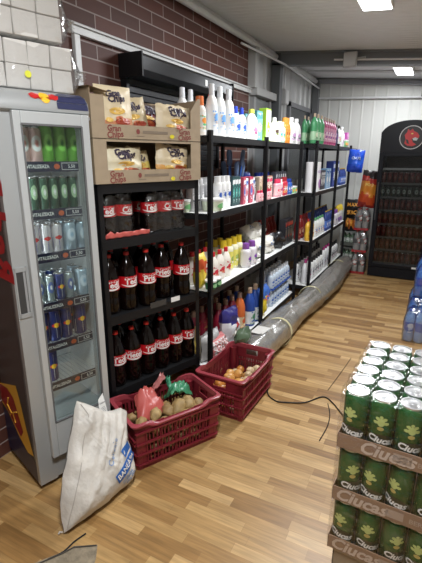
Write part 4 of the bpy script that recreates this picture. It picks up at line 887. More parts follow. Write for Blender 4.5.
# ================================================================== CRATES
crm = mat((.2, .018, .028), .38, vary=.12, bscale=12)
def crate(loc, rz, L, W, H, label):
    o = empty('plastic_crate', loc, rz); tag(o, label, 'crate', 'red plastic crates')
    TB = .93
    def side(Ls, dist, ang, hand):
        m = MB(); t = .006
        def P(u, z, out):   # u along the side -1..1, taper with height
            k = TB + (1 - TB) * z / H
            x = u * Ls / 2 * k; y = -(dist * k + out)
            c, s = cos(ang), sin(ang); return (x * c - y * s, x * s + y * c, z)
        def slab(u0, u1, z0, z1, o0, o1):
            V = [P(u0, z0, o0), P(u1, z0, o0), P(u1, z0, o1), P(u0, z0, o1), P(u0, z1, o0), P(u1, z1, o0), P(u1, z1, o1), P(u0, z1, o1)]
            m.add(V, [(0, 3, 2, 1), (4, 5, 6, 7), (0, 1, 5, 4), (1, 2, 6, 5), (2, 3, 7, 6), (3, 0, 4, 7)])
        cu = .055 / (Ls / 2)
        e = .985
        slab(-e, -e + cu, .004, H - .02, -t, .001); slab(e - cu, e, .004, H - .02, -t, .001)
        slab(-e, e, 0, .03, -t, .001)
        hz = H - (.055 if not hand else .1)
        if hand:
            q = .28
            slab(-e, -q, hz, H - .015, -t, .001); slab(q, e, hz, H - .015, -t, .001); slab(-q, q, hz, hz + .022, -t, .001); slab(-q, q, H - .035, H - .015, -t, .001)
        else:
            q = .35
            slab(-e, -q, hz, H - .015, -t, .001); slab(q, e, hz, H - .015, -t, .001); slab(-q, q, hz, H - .02, -t, .001)
        n = int(Ls * 2 / .058)
        for i in range(n + 1):
            u = -e + cu + (2 * e - 2 * cu) * i / n; du = .004 / (Ls / 2) * (2.2 if i % 4 == 0 else 1)
            slab(u - du, u + du, .02, hz + .002, -t, .0)
        for zz in (.03, .095, .16, hz):
            if zz < H - .03: slab(-1.0, 1.0, zz - .004, zz + .005, -t * .6, .011)
        for i in range(0, n + 1, 4):
            u = -e + cu + (2 * e - 2 * cu) * i / n; du = .002 / (Ls / 2); slab(u - du, u + du, .02, hz, 0, .009)
        m.build('side_panel', crm, o, smooth=0)
    side(L, W / 2, 0, False); side(L, W / 2, pi, False); side(W, L / 2, pi / 2, True); side(W, L / 2, -pi / 2, True)
    # rim: rounded rectangle loop, raised corners
    def loop(off, dz):
        pts = []; r = .03; hl, hw = L / 2 + off, W / 2 + off
        for cx, cy, a0 in ((hl - r, hw - r, 0), (-hl + r, hw - r, 90), (-hl + r, -hw + r, 180), (hl - r, -hw + r, 270)):
            for k in range(6): a = radians(a0 + 90 * k / 5); pts.append((cx + r * cos(a), cy + r * sin(a)))
        out = []
        for i, (x, y) in enumerate(pts):
            x2, y2 = pts[(i + 1) % len(pts)]; d = math.hypot(x2 - x, y2 - y); nn = max(1, int(d / .02))
            for k in range(nn):
                X = x + (x2 - x) * k / nn; Y = y + (y2 - y) * k / nn
                e_ = min(abs(abs(X) - hl), 9) if abs(abs(Y) - hw) < .012 else 0
                lift = 0
                if abs(abs(Y) - hw) < .012:
                    q = max(0, min(1, (abs(abs(X) - hl) - .08) / .05)); lift = -.022 * (q * q * (3 - 2 * q))
                out.append((X, Y, H + dz + lift))
        return out
    A = loop(.0, -.028); Bq = loop(.006, 0); C_ = loop(-.006, .0); D_ = loop(-.008, -.028); E_ = loop(.013, -.004); F_ = loop(.013, -.012)
    rings = [D_, C_, Bq, E_, F_, A]; mn = min(len(r) for r in rings)
    m = MB()
    n = len(A)
    rings = [[r[int(i * len(r) / n)] for i in range(n)] for r in rings]
    V = [p for r in rings for p in r]; F = [(i * n + k, i * n + (k + 1) % n, (i + 1) * n + (k + 1) % n, (i + 1) * n + k) for i in range(len(rings) - 1) for k in range(n)]
    m.add(V, F); m.build('rim', mat((.32, .05, .065), .35), o, smooth=50)
    b = MB(); l2, w2 = L / 2 * TB - .004, W / 2 * TB - .004
    for k in range(9): y = -w2 + 2 * w2 * k / 8; b.box(-l2, l2, y - .006, y + .006, .002, .01)
    for k in range(13): x = -l2 + 2 * l2 * k / 12; b.box(x - .006, x + .006, -w2, w2, .0015, .0105)
    b.build('crate_base', crm, o, smooth=0)
    for sx in (-1, 1):
        for sy in (-1, 1):
            k = TB
            MB().lathe([(.02, 0), (.022, .01), (.025, H - .03)], 10, c=(0, 0, 0)).build('corner_post', crm, o, loc=(sx * (L / 2 * .965 - .022), sy * (W / 2 * .965 - .022), .001))
    return o
C1, C2 = (-1.232, 1.80, 0), (-1.056, 2.412, 0)
A1, A2 = radians(62), radians(88.7)
crate(C1, A1, .54, .32, .285, 'red plastic crate of potatoes beside the white sack')
crate(C2, A2, .525, .33, .29, 'red plastic crate of onions behind the potato crate')

def veg_mesh(name, r, seed, sq, m, amp=.12, tip=False):
    def fn():
        import bmesh
        bm = bmesh.new(); bmesh.ops.create_icosphere(bm, subdivisions=3, radius=1)
        for v in bm.verts:
            d = v.co.normalized(); n = noise.noise(d * 1.3 + Vector((seed, seed, 0))) + .25 * noise.noise(d * 5 + Vector((seed, 0, 0)))
            q = Vector((d.x * sq[0], d.y * sq[1], d.z * sq[2])) * r * (1 + amp * n)
            if tip: t = max(0, d.x - .8) * 5; q.x += r * .35 * t * t; q.y *= 1 - .5 * t * t * .9; q.z *= 1 - .5 * t * t * .9
            v.co = q
        me = bpy.data.meshes.new(name); bm.to_mesh(me); bm.free(); me.materials.append(m); me.polygons.foreach_set('use_smooth', [True] * len(me.polygons))
        o = bpy.data.objects.new(name, me); COL.objects.link(o); return o
    return Proto(fn)
pm = [mat((.37, .245, .095), .6, bump=.25, bscale=60, vary=.3), mat((.43, .29, .12), .6, bump=.25, bscale=60, vary=.3), mat((.32, .205, .085), .6, bump=.25, bscale=60, vary=.3)]
POT = [veg_mesh('potato', .032, 1.3 + i * 2.7, (1.25, 1.0, .9), pm[i], .3) for i in range(3)]
om = [mat((.62, .25, .05), .35, vary=.3, bscale=14), mat((.72, .36, .10), .35, vary=.3, bscale=14), mat((.68, .5, .3), .4, vary=.2, bscale=14)]
ON = [veg_mesh('onion', .031, 5.3 + i * 2.1, (1.0, 1.0, .95), om[i], .05, tip=True) for i in range(3)]
def cr(C, A, x, y, z): return (C[0] + x * cos(A) - y * sin(A), C[1] + x * sin(A) + y * cos(A), z)
rr = random.Random(5)
def fill(P, C, A, xs, ys, z0, dz, layers, cat, what):
    for l in range(layers):
        for i, x in enumerate(xs):
            for j, y in enumerate(ys):
                ox = (.022 if l % 2 else 0) + rr.uniform(-.008, .008); oy = rr.uniform(-.008, .008)
                if abs(y + oy) > .115: oy = 0
                P[rr.randrange(3)].put(cr(C, A, x + ox, y + oy, z0 + l * dz), 0, f'{what} buried below the top layer in its red crate', cat, f'{what}es in the lower layers' if what == 'potato' else f'{what}s in the lower layers', tilt=(rr.uniform(0, .5), rr.uniform(0, .5), rr.uniform(0, 6)), scale=rr.uniform(.9, 1.08))
fill(POT, C1, A1, [-.19 + i * .08 for i in range(5)], [-.085, -.005, .075], .048, .068, 2, 'potato', 'potato')
top = [(-.205, -.09), (-.13, -.10), (-.06, -.095), (.01, -.10), (.085, -.10), (.155, -.10), (-.17, -.03), (-.08, -.025), (-.0, -.03), (.065, -.04), (.13, -.045), (.19, -.045), (.1, .025), (.165, .03), (-.2, .05), (.03, .045)]
for i, (x, y) in enumerate(top):
    s = [1, 1.05, 1.15, 1, .95, 1.1, 1, 1.05, 1.1, 1.45, 1.15, 1.1, 1, 1, .9, .9][i]
    row_ = 'front' if i < 6 else ('middle' if i < 12 else 'back'); k = i if i < 6 else (i - 6 if i < 12 else [1, 2, 0, 0][i - 12])
    names = {12: 'small potato in front of the green bag', 13: 'potato at the far back corner of the crate, by the green bag', 14: 'potato half under the left side of the red bag', 15: 'small potato between the red bag and the green bag'}
    lb = names.get(i) or ('largest round potato, in the middle of the top layer' if i == 9 else f'{ORD[k]} potato from the left in the {row_} row of the top layer')
    POT[i % 3].put(cr(C1, A1, x, y, .192 + .02 * (i in (9, 10, 7, 8)) + .0), 0, lb, 'potato', 'potatoes in the top layer', tilt=(rr.uniform(-.4, .4), rr.uniform(-.4, .4), rr.uniform(0, 6)), scale=s)
fill(ON, C2, A2, [-.19 + i * .075 for i in range(6)], [-.08, -.005, .07], .045, .06, 2, 'onion', 'onion')
ot = [(-.20, .02), (-.14, -.02), (-.08, -.05), (-.14, .06), (-.07, .02), (-.02, -.085), (.0, -.01), (.06, -.06), (.12, -.05), (.02, .06), (-.19, -.07), (-.21, .09), (.17, -.08)]
for i, (x, y) in enumerate(ot):
    ON[[0, 0, 1, 0, 1, 2, 1, 2, 2, 1, 1, 0, 2][i]].put(cr(C2, A2, x, y, .162 + (.02 if i in (1, 4, 6) else 0)), 0, f'{ORD[i] if i < 12 else "last"} onion on top of the pile, counted from the near left corner of the crate', 'onion', 'onions on top of the pile', tilt=(rr.uniform(-.6, .6), rr.uniform(-.8, -.3), rr.uniform(0, 6)), scale=[1.1, 1.25, 1.2, 1.1, 1.25, 1, 1.1, .9, .95, 1, 1, 1, .9][i])

def softbag(name, loc, rz, pts, m, label, cat, thick=.03, seed=1.):
    # crumpled sheet of thin plastic following control heights: grid draped
    nx, ny = 18, 14; V = []; fs = []
    for side in (0, 1):
        for j in range(ny + 1):
            for i in range(nx + 1):
                u, v = -1 + 2 * i / nx, -1 + 2 * j / ny
                x, y, z = pts(u, v); k = max(0, 1 - u ** 4) * max(0, 1 - v ** 4)
                n = noise.noise(Vector((u * 2.2 + seed, v * 2.2, 0))) * .022 + abs(noise.noise(Vector((u * 5, v * 5 + seed, 1)))) * .018
                V.append((x + n * .5, y + n * .6, z + n + (thick * k if side else 0)))
    A = (nx + 1) * (ny + 1)
    for s in (0, 1):
        for j in range(ny):
            for i in range(nx):
                a = s * A + j * (nx + 1) + i; q = (a, a + 1, a + nx + 2, a + nx + 1); fs.append(q if s else q[::-1])
    o = MB().add(V, fs).build(name, m, None, loc, rz, smooth=50); tag(o, label, cat); return o
softbag('plastic_bag', cr(C1, A1, -.08, .06, .205), A1, lambda u, v: (u * .085 * (1 - .25 * v), v * .075 + u * .02, .02 + .05 * (v + .3) - .02 * u * u), mat((.50, .10, .085), .35, spec=.5), 'crumpled red plastic bag lying on the potatoes', 'bag', .035, 1.)
sp_ = softbag('bag_corner', (0, 0, 0), 0, lambda u, v: (u * .05, v * .022 * (1 + .3 * u), .05 * u), mat((.5, .18, .17), .2, spec=.7), 'x', 'bag', .01, 3.)
for kk in ('label', 'category'): del sp_[kk]
sp_.parent = bpy.data.objects['plastic_bag.001'] if 'plastic_bag.001' in bpy.data.objects else None; sp_.location = (.09, .075, .085); sp_['label'] = 'sheer twisted top of the bag'
softbag('plastic_bag', cr(C1, A1, .13, .085, .20), A1, lambda u, v: (u * .075, v * .05, .045 + .03 * u * v - .02 * u * u - .01 * v), mat((.05, .24, .12), .3, spec=.6), 'crumpled green plastic bag lying on the potatoes', 'bag', .03, 7.)
h_ = softbag('bag_handle', (0, 0, 0), 0, lambda u, v: (u * .012 + .01 * v, v * .04, .045 + .012 * v), mat((.07, .32, .18), .3, spec=.6), 'x', 'bag', .01, 4.)
for kk in ('label', 'category'): del h_[kk]
gb = [o for o in COL.objects if o.name.startswith('plastic_bag') and 'green' in o.get('label', '')][0]; h_.parent = gb; h_.location = (-.03, .06, .03)

# ================================================================== WHITE SACK
def sack():
    az, lean = radians(10), radians(24)
    u = Vector((sin(az), cos(az), 0)); v = Vector((-cos(az) * sin(lean), sin(az) * sin(lean), cos(lean))); nrm = u.cross(v)
    if nrm.x < 0: nrm = -nrm
    out = [(0, .0), (.10, -.004), (.203, -.006), (.31, .0), (.385, .01), (.424, .045), (.443, .12), (.446, .204), (.468, .27), (.505, .33), (.475, .362), (.43, .37), (.383, .385), (.346, .42), (.299, .467), (.26, .50), (.235, .47), (.211, .432), (.14, .318), (.069, .213), (.024, .121)]
    cx, cy = .27, .2
    o = empty('woven_sack', (-1.28, 1.03, .006)); tag(o, 'white woven sack with blue print leaning against the silver fridge', 'sack')
    R = 22; n = len(out) * 5
    dense = []
    for i in range(len(out)):
        a, b_ = out[i], out[(i + 1) % len(out)]
        for k in range(5): dense.append((a[0] + (b_[0] - a[0]) * k / 5, a[1] + (b_[1] - a[1]) * k / 5))
    def P(a, b_, side, q):
        full = (1 - q ** 3) ** .5 if q < 1 else 0
        bot = .5 + .75 * math.exp(-((b_ - .12) / .16) ** 2)
        nn = noise.noise(Vector((a * 9, b_ * 9, side * 2.))) * .03 + abs(noise.noise(Vector((a * 20 - b_ * 16, b_ * 9, side * 5.)))) * .022 + abs(noise.noise(Vector((a * 40, b_ * 25 + a * 20, 3.)))) * .012
        d = side * (.075 * full * bot) + nn * (1 - q * .4)
        p = u * a + v * b_ + nrm * (d + .015 + (.05 if 0 else 0))
        if side < 0: p = u * a + v * b_ + nrm * (-.04 * full + nn * .3 + .012)
        p.z = max(p.z, 0.0); return p
    m = MB()
    for side in (1, -1):
        V = []
        for r in range(R + 1):
            q = r / R
            for (a, b_) in dense: V.append(P(cx + (a - cx) * q, cy + (b_ - cy) * q, side, q))
        F = [(r * n + k, r * n + (k + 1) % n, (r + 1) * n + (k + 1) % n, (r + 1) * n + k) for r in range(R) for k in range(n)]
        m.add(V, F if side > 0 else [f[::-1] for f in F])
    m.build('sack_body', mat((.60, .56, .50), .5, bump=.8, bscale=22, vary=.16), o, smooth=70)
    # printing, laid on the bulged front
    def q_of(a, b_):
        import math as M
        dx, dy = a - cx, b_ - cy; best = 9
        for i in range(len(out)):
            x1, y1 = out[i][0] - cx, out[i][1] - cy; x2, y2 = out[(i + 1) % len(out)][0] - cx, out[(i + 1) % len(out)][1] - cy
            den = dx * (y2 - y1) - dy * (x2 - x1)
            if abs(den) < 1e-9: continue
            t = (x1 * (y2 - y1) - y1 * (x2 - x1)) / den; s = (x1 * dy - y1 * dx) / den
            if t > 0 and -1e-6 <= s <= 1 + 1e-6: best = min(best, t)
        return min(.98, 1 / best)
    def f(e):
        def g(a, b_):
            a, b_ = a * 1.35, b_ * 1.35; x = .355 + a * cos(.35) - b_ * sin(.35); y = .11 + a * sin(.35) + b_ * cos(.35); return P(x, y, 1, q_of(x, y)) + nrm * e
        return g
    p = MB(); G = f(.004)
    for i in range(6):
        for j in range(3):
            a0, a1 = -.065 + i * .022, -.065 + (i + 1) * .022; z0, z1 = -.012 + j * .012, -.012 + (j + 1) * .012; p.poly([(a0, z0), (a1, z0), (a1, z1), (a0, z1)], G, 0)
    for i in range(4): p.poly([(.012 + i * .012, .03), (.024 + i * .012, .03), (.026 + i * .012, .06), (.014 + i * .012, .06)], G, 0)
    G2 = f(.0085); p.text('BANEASA', .026, G2, 1, at=(-.005, .008), bold=.02); p.text('Faina', .02, G, 2, at=(-.01, -.028)); p.text('alba 000', .016, G, 2, at=(-.01, -.044))
    p.text('Cereale', .03, G, 2, at=(-.01, .085), rot=.5, bold=0)
    for k in range(4): p.poly([(-.05, -.022 - .006 * k), (-.02 + .01 * k, -.022 - .006 * k), (-.02 + .01 * k, -.024 - .006 * k), (-.05, -.024 - .006 * k)], G, 2)
    p.build('blue_print', [mat((.02, .12, .42), .5), mat((.75, .73, .7), .5), mat((.2, .3, .5), .5)], o, smooth=0)
    s = MB(); pts = [P(a, b_, 1, q_of(a, b_)) + nrm * .004 for a, b_ in [(.01, .02), (.06, .12), (.13, .22), (.2, .32), (.27, .42), (.262, .48)]]
    s.tube(pts, .002, 6); s.build('side_seam', mat((.4, .36, .32), .8), o)
    t = MB(); q = lambda a, b_: u * a + v * b_ + nrm * .01
    t.add([q(.35, .37), q(.40, .375), q(.408, .475), q(.372, .455)], [(0, 1, 2, 3)]); 
    t.text('FAINA', .012, lambda a, b_: u * (.388 + a) + v * (.43 + b_) + nrm * .0112, 1); 
    for k in range(4): t.add([q(.372, .385 + .007 * k) + nrm * .001, q(.396, .387 + .007 * k) + nrm * .001, q(.396, .389 + .007 * k) + nrm * .001, q(.372, .387 + .007 * k) + nrm * .001], [(0, 1, 2, 3)], 1)
    t.build('paper_tag', [mat((.72, .71, .68), .5), mat((.15, .15, .15), .5)], o, smooth=0)
    MB().tube([u * .0 + v * .0, u * -.012 + v * .01, u * -.018 + v * .004], .004, 6).build('tied_corner', mat((.6, .56, .5), .6), o)
sack()

# ================================================================== BEER PACKS
GRN = mat((.02, .115, .03), .2, .4)
def beer_art(b, f, h, r):
    b.disc(-r * .1, h * .14, r * .3, h * .07, f, 1, rings=3, n=12)
    for (dx, dz, rx) in ((-.5, .13, .2), (.3, .13, .2), (-.38, .2, .17), (.18, .2, .17), (-.1, .23, .14)): b.disc(r * dx, h * dz, r * rx, h * .028, f, 1, rings=1, n=8)
    b.disc(-r * .1, h * .03, r * .26, h * .035, f, 2, rings=2, n=10)
    b.poly([(-r * 1.2, -h * .06), (r * 1.1, -h * .03), (r * 1.1, -h * .045), (-r * 1.2, -h * .075)], f, 2)
    b.disc(.0, -h * .18, r * 1.05, h * .11, f, 3, rings=4, n=24); 
    g = lambda a, z: f(a, z) if 0 else tuple(Vector(f(a, z)) * 1.0)
    e = cyl(r, .0016, h / 2); b.text('Ciucas', r * .78, e, 4, at=(0, -h * .17), bold=.04, shear=.25, rot=-.12)
BEER = can('beer_can', .033, .168, GRN, beer_art, lid=mat((.74, .75, .76), .3, .75), n=24, extra=(mat((.5, .58, .2), .4), mat((.5, .4, .12), .4), mat((.01, .02, .012), .3), mat((.8, .8, .78), .35)))
BO = (-.118, 1.091); BR = radians(-3)
def bp(x, y, z): c, s = cos(BR), sin(BR); return (BO[0] + x * c - y * s, BO[1] + x * s + y * c, z)
SPC = .0672; STR = .1755; ZB = 1.0 - .168 - 2 * STR
lname = ['bottom', 'middle', 'top']
for l in range(3):
    z = ZB + l * STR
    for i in range(4):
        for j in range(6):
            if l < 2 and i > 0 and j > 0: continue
            if l < 2 and j > 3: pass
            lab = f'green beer can in the {lname[l]} pack, row {0} column'
            where = f'{ORD[i]} from left in {["front", "second", "third", "fourth", "fifth", "back"][j]} row'
            lab = f'green beer can, {where}, {lname[l]} pack'
            BEER.put(bp(i * SPC, j * SPC, z + .0015), BR + random.uniform(-.5, .5) + (.1 if j == 0 else 0), lab, 'beer can', f'beer cans in the {lname[l]} pack')
    o = empty('beer_tray', bp(0, 0, z), BR); tag(o, f'brown printed cardboard beer tray with clear wrap, {lname[l]} of three in the stack', 'beer tray', 'cardboard beer trays')
    x0, x1, y0, y1 = -.0365, 3 * SPC + .0365, -.0365, 5 * SPC + .0365; hh = .045
    km = mat((.30, .185, .12), .6); 
    f = MB().box(x0, x1, y0, y0 + .002, 0, hh)
    F = flat(y0 - .0008)
    f.text('Ciucas', .052, F, 1, at=((x0 + x1) / 2 - .06 + .05 * (l == 2), .022), bold=.03, shear=.3); f.text('BERE', .02, F, 2, at=(x1 - .05, .02)); f.poly([(x1 - .13, .01), (x1 - .085, .01), (x1 - .085, .036), (x1 - .13, .036)], F, 2)
    for k in range(8): f.poly([(x1 - .03 + k * .003, .008), (x1 - .0285 + k * .003, .008), (x1 - .0285 + k * .003, .036), (x1 - .03 + k * .003, .036)], F, 2)
    f.build('printed_front', [km, mat((.62, .5, .42), .5), mat((.45, .34, .27), .5)], o, smooth=0)
    MB().box(x0, x0 + .002, y0, y1, 0, hh).build('side_wall', km, o, smooth=0); MB().box(x1 - .002, x1, y0, y1, 0, hh).build('side_wall', km, o, smooth=0)
    MB().box(x0, x1, y1 - .002, y1, 0, hh).build('back_wall', km, o, smooth=0); MB().box(x0, x1, y0, y1, 0, .0012).build('tray_base', km, o, smooth=0)
    # wrap
    nx, ny = 16, 24; V = []; mf = MB()
    zt = .171
    for i in range(nx + 1):
        for j in range(ny + 1):
            a = x0 + (x1 - x0) * i / nx; b_ = y0 + (y1 - y0) * j / ny
            dip = -.004 * (1 - abs(math.cos(pi * (a) / SPC))) - .004 * (1 - abs(math.cos(pi * b_ / SPC)))
            V.append((a, b_, zt + dip))
    mf.add(V, [(i * (ny + 1) + j, (i + 1) * (ny + 1) + j, (i + 1) * (ny + 1) + j + 1, i * (ny + 1) + j + 1) for i in range(nx) for j in range(ny)])
    for (ax, fixed, lo, hi) in (('x', y0 - .002, x0, x1), ('y', x0 - .002, y0, y1)):
        V = []; nn = 28; mm = 8
        for i in range(nn + 1):
            for j in range(mm + 1):
                t = lo + (hi - lo) * i / nn; zz = zt * j / mm; w = .0025 * sin(t * 90 + zz * 30) + .004 * (abs(math.cos(pi * t / SPC)) - .6) * -1
                V.append((t, fixed - .001 + w * (-1 if 0 else .5) - .001, zz) if ax == 'x' else (fixed - .001 + w * .5, t, zz))
        mf.add(V, [(i * (mm + 1) + j, (i + 1) * (mm + 1) + j, (i + 1) * (mm + 1) + j + 1, i * (mm + 1) + j + 1) for i in range(nn) for j in range(mm)])
    mf.build('shrink_wrap', film((.99, .99, .99), .06, .10, 1., 22, edge=.3), o, smooth=60)
bx = empty('cardboard_box', bp(.0, 0, 0), BR); tag(bx, 'plain brown cardboard box under the stack of beer packs', 'box')
x0, x1, y0, y1 = -.02, .26, -.03, .40; H_ = ZB - .001
MB().box(x0, x1, y0, y0 + .004, 0, H_).build('front_panel', kraft, bx, smooth=0); MB().box(x0, x1, y1 - .004, y1, 0, H_).build('back_panel', kraft, bx, smooth=0)
MB().box(x0, x0 + .004, y0, y1, 0, H_).build('side_panel', kraft, bx, smooth=0); MB().box(x1 - .004, x1, y0, y1, 0, H_).build('side_panel', kraft, bx, smooth=0)
MB().box(x0, x1, y0, y1, H_ - .004, H_).build('top_flap', kraft, bx, smooth=0); MB().box((x0 + x1) / 2 - .025, (x0 + x1) / 2 + .025, y0 - .0008, y0, H_ * .1, H_ - .002).build('tape', mat((.45, .36, .22), .2), bx, smooth=0)

# ================================================================== BLACK COOLER
ck = empty('drinks_cooler', (-.73, 6.2, 0)); tag(ck, 'tall black drinks cooler with arched header and round red horse emblem', 'cooler')
CW, CD = .71, .6; kb = mat((.005, .006, .010), .35, spec=.25)
MB().box(0, .035, .05, CD, .1, 1.9).box(CW - .035, CW, .05, CD, .1, 1.9).box(.035, CW - .035, CD - .03, CD, .1, 1.9).box(0, CW, .05, CD, 1.78, 1.9).box(0, CW, .05, CD, .08, .16).build('cabinet_body', kb, ck, smooth=0, bevel=.005)
MB().box(0, CW, .02, .06, .01, .14).box(.0, CW, .06, CD, .0, .08).build('kick_panel', kb, ck, smooth=0, bevel=.003)
hp = MB(); N = 20; V = []
for y in (-.0, .05):
    for i in range(N + 1):
        t = i / N; x = t * CW; V.append((x, y, 1.9 + .17 * (1 - (2 * t - 1) ** 2) ** .5 * 1.0 if 0 < t < 1 else 1.93)); V.append((x, y, 1.68))
n2 = 2 * (N + 1)
F = [(2 * i, 2 * i + 1, 2 * i + 3, 2 * i + 2) for i in range(N)] + [(n2 + 2 * i + 2, n2 + 2 * i + 3, n2 + 2 * i + 1, n2 + 2 * i) for i in range(N)] + [(2 * i, 2 * i + 2, n2 + 2 * i + 2, n2 + 2 * i) for i in range(N)] + [(0, n2, n2 + 1, 1), (2 * N, 2 * N + 1, n2 + 2 * N + 1, n2 + 2 * N), ] + [(2 * i + 1, n2 + 2 * i + 1, n2 + 2 * i + 3, 2 * i + 3) for i in range(N)]
hd = hp.add(V, F).build('header', kb, ck, smooth=30)
e = MB(); cx_, cz_ = .365, 1.86
e.disc(cx_, cz_, .145, .145, flat(-.004), 0, n=36); e.disc(cx_, cz_, .134, .134, flat(-.006), 1, n=36)
horse = [(-.07, -.02), (-.085, .03), (-.06, .065), (-.05, .105), (-.03, .08), (.0, .105), (.02, .075), (.06, .055), (.085, .02), (.08, -.01), (.05, -.015), (.03, -.005), (.0, -.02), (.02, -.06), (.06, -.085), (.02, -.105), (-.04, -.1), (-.08, -.07)]
tri = [(0, 1, 2), (0, 2, 4), (2, 3, 4), (0, 4, 6), (4, 5, 6), (0, 6, 12), (6, 11, 12), (6, 7, 11), (7, 10, 11), (7, 8, 10), (8, 9, 10), (0, 12, 17), (12, 13, 17), (13, 16, 17), (13, 15, 16), (13, 14, 15)]
e.add([(cx_ + x, -.008, cz_ + z) for x, z in horse], tri, 2)
e.poly([(cx_ + .01, cz_ - .012), (cx_ + .04, cz_ + .0), (cx_ + .075, cz_ - .012), (cx_ + .06, cz_ - .04), (cx_ + .02, cz_ - .035)], flat(-.010), 0)
e.disc(cx_ - .0, cz_ + .045, .014, .007, flat(-.010), 3, n=10); e.poly([(cx_ - .07, cz_ - .02), (cx_ - .04, cz_ - .03), (cx_ - .02, cz_ - .08), (cx_ - .05, cz_ - .07)], flat(-.0095), 1)
e.build('horse_emblem', [mat((.7, .7, .7), .4), mat((.02, .015, .015), .4), mat((.7, .03, .03), .4), mat((.9, .8, .2), .4)], ck, smooth=0)
dr = MB().box(.0, .06, .0, .045, .15, 1.68).box(CW - .06, CW, 0, .045, .15, 1.68).box(.06, CW - .06, 0, .045, .15, .2).box(.06, CW - .06, 0, .045, 1.63, 1.68).build('door', kb, ck, smooth=0, bevel=.004)
MB().box(.06, CW - .06, .018, .024, .2, 1.63).build('glass_pane', film((.7, .72, .72), .025, .05, .05, 3, edge=.2), dr, smooth=0)
MB().tube([(.03, -.03, .8), (.03, -.03, 1.3)], .009).tube([(.03, -.03, .82), (.03, .0, .82)], .007).tube([(.03, -.03, 1.28), (.03, .0, 1.28)], .007).build('handle', mat((.1, .1, .1), .3, .5), dr)
MB().box(.56, .64, -.002, 0, .165, .19).build('white_plate', WHITE, dr, smooth=0)
CZ = [.2, .385, .56, .74, .925, 1.10, 1.28, 1.47]
for i, z in enumerate(CZ):
    s = MB()
    for k in range(15): s.tube([(.045 + k * .0443, .07, z), (.045 + k * .0443, CD - .04, z)], .002, 6)
    s.tube([(.04, .075, z), (CW - .04, .075, z)], .004, 6); sh_ = s.build('shelf', mat((.25, .25, .25), .35, .6), ck)
    MB().box(.06, CW - .06, .062, .068, z - .012, z + .014).build('price_rail', mat((.12, .12, .12), .3) if i != 7 else mat((.55, .56, .57), .4), sh_, smooth=0)
ck1 = can('drink_can', .031, .145, mat((.10, .012, .012), .35, .2), art_big, extra=(mat((.2, .03, .025), .3), mat((.2, .15, .13), .4)), n=14)
ck2 = can('drink_can', .031, .135, mat((.03, .05, .04), .35, .3), art_big, extra=(mat((.35, .38, .35), .3), mat((.03, .1, .05), .4)), n=14)
rn = ['bottom', 'second lowest', 'third lowest', 'fourth lowest', 'fifth lowest', 'sixth lowest', 'seventh lowest']
for i in range(7):
    for k in range(9):
        q = ck2 if i == 5 else ck1
        q.put((-.73 + .075 + k * .0695, 6.2 + .115, CZ[i] + .004), random.uniform(-.4, .4), f'{ORD[k]} {"dark green" if i == 5 else "dark red"} can from the left on the {rn[i]} cooler shelf', 'can', f'cans on the {rn[i]} cooler shelf')
li = bpy.data.lights.new('lamp_light', 'AREA'); li.shape = 'RECTANGLE'; li.size = .5; li.size_y = .03; li.energy = .6
MB().box(.1, CW - .1, .07, .1, 1.755, 1.775).build('inner_lamp', mat((.8, .8, .8), .5, emis=(1, 1, 1), estr=1.), ck, smooth=0)
lo = bpy.data.objects.new('lamp_light', li); COL.objects.link(lo); lo.parent = ck; lo.location = (CW / 2, .085, 1.75)

# packs left of the cooler
CLR = bottle('juice_bottle', 'clear', .29, .045, mat((.45, .45, .44), .12, trans=.3), capred, [mat((.1, .1, .1), .4), WHITE, mat((.6, .05, .05), .4)], (.4, .62), art=art_stripe(), n=16)
for l in range(3):
    nm = ['bottom', 'middle', 'top'][l]
    for i in range(2):
        for j in range(2):
            CLR.put((-.925 + i * .094, 6.3 + j * .094, l * .315 + .012), random.uniform(0, 1), f'{"left" if i == 0 else "right"} {"front" if j == 0 else "rear"} clear bottle in the {nm} pack beside the black cooler', 'bottle', f'bottles in the {nm} pack by the cooler')
    o = hull_wrap('bottle_pack_wrap', .2, .2, .302, f'clear wrap of the {nm} bottle pack, with red base, beside the black cooler', 'pack wrap', (-.878, 6.347, l * .315 + .001), 0, film((.95, .95, .95), .1, .15, .8, 14))
    MB().box(-.095, .095, -.095, .095, .002, .008).box(-.098, .098, -.099, -.096, .002, .035).box(-.099, -.096, -.098, .098, .002, .035).build('red_tray', mat((.4, .02, .03), .4), o, smooth=0)
single(pouch('charcoal_bag', .23, .5, .13, [(.12, (.3, .02, .015)), (.35, (.6, .08, .02)), (.7, (.75, .28, .04)), (.82, (.4, .03, .02)), (1, (.02, .015, .015))], seed=3.6, txt='FOC', tcol=(.85, .7, .2)), (-.86, 6.34, .947), 0, 'orange and red bag with black top standing on the bottle packs', 'bag', tilt=(-.02, .1, .05))
def cb_art(p, f, w, h):
    p.text('MAXI', w * .26, f, 1, at=(0, h * .84), bold=.04); p.text('BBQ', w * .3, f, 1, at=(0, h * .6), bold=.04)
    for k in range(7): p.disc(-w * .33 + k * w * .11, h * (.24 + .05 * (k % 2)), w * .075, h * (.12 + .03 * (k % 3)), f, 1 if k % 2 else 2, rings=2, n=10)
cbp = pouch('charcoal_bag', .28, .5, .12, [(1, (.012, .01, .01))], seed=12.6, art=cb_art, pm=((.8, .8, .8), (.7, .3, .03), (.55, .14, .02), (.8, .5, .1)))
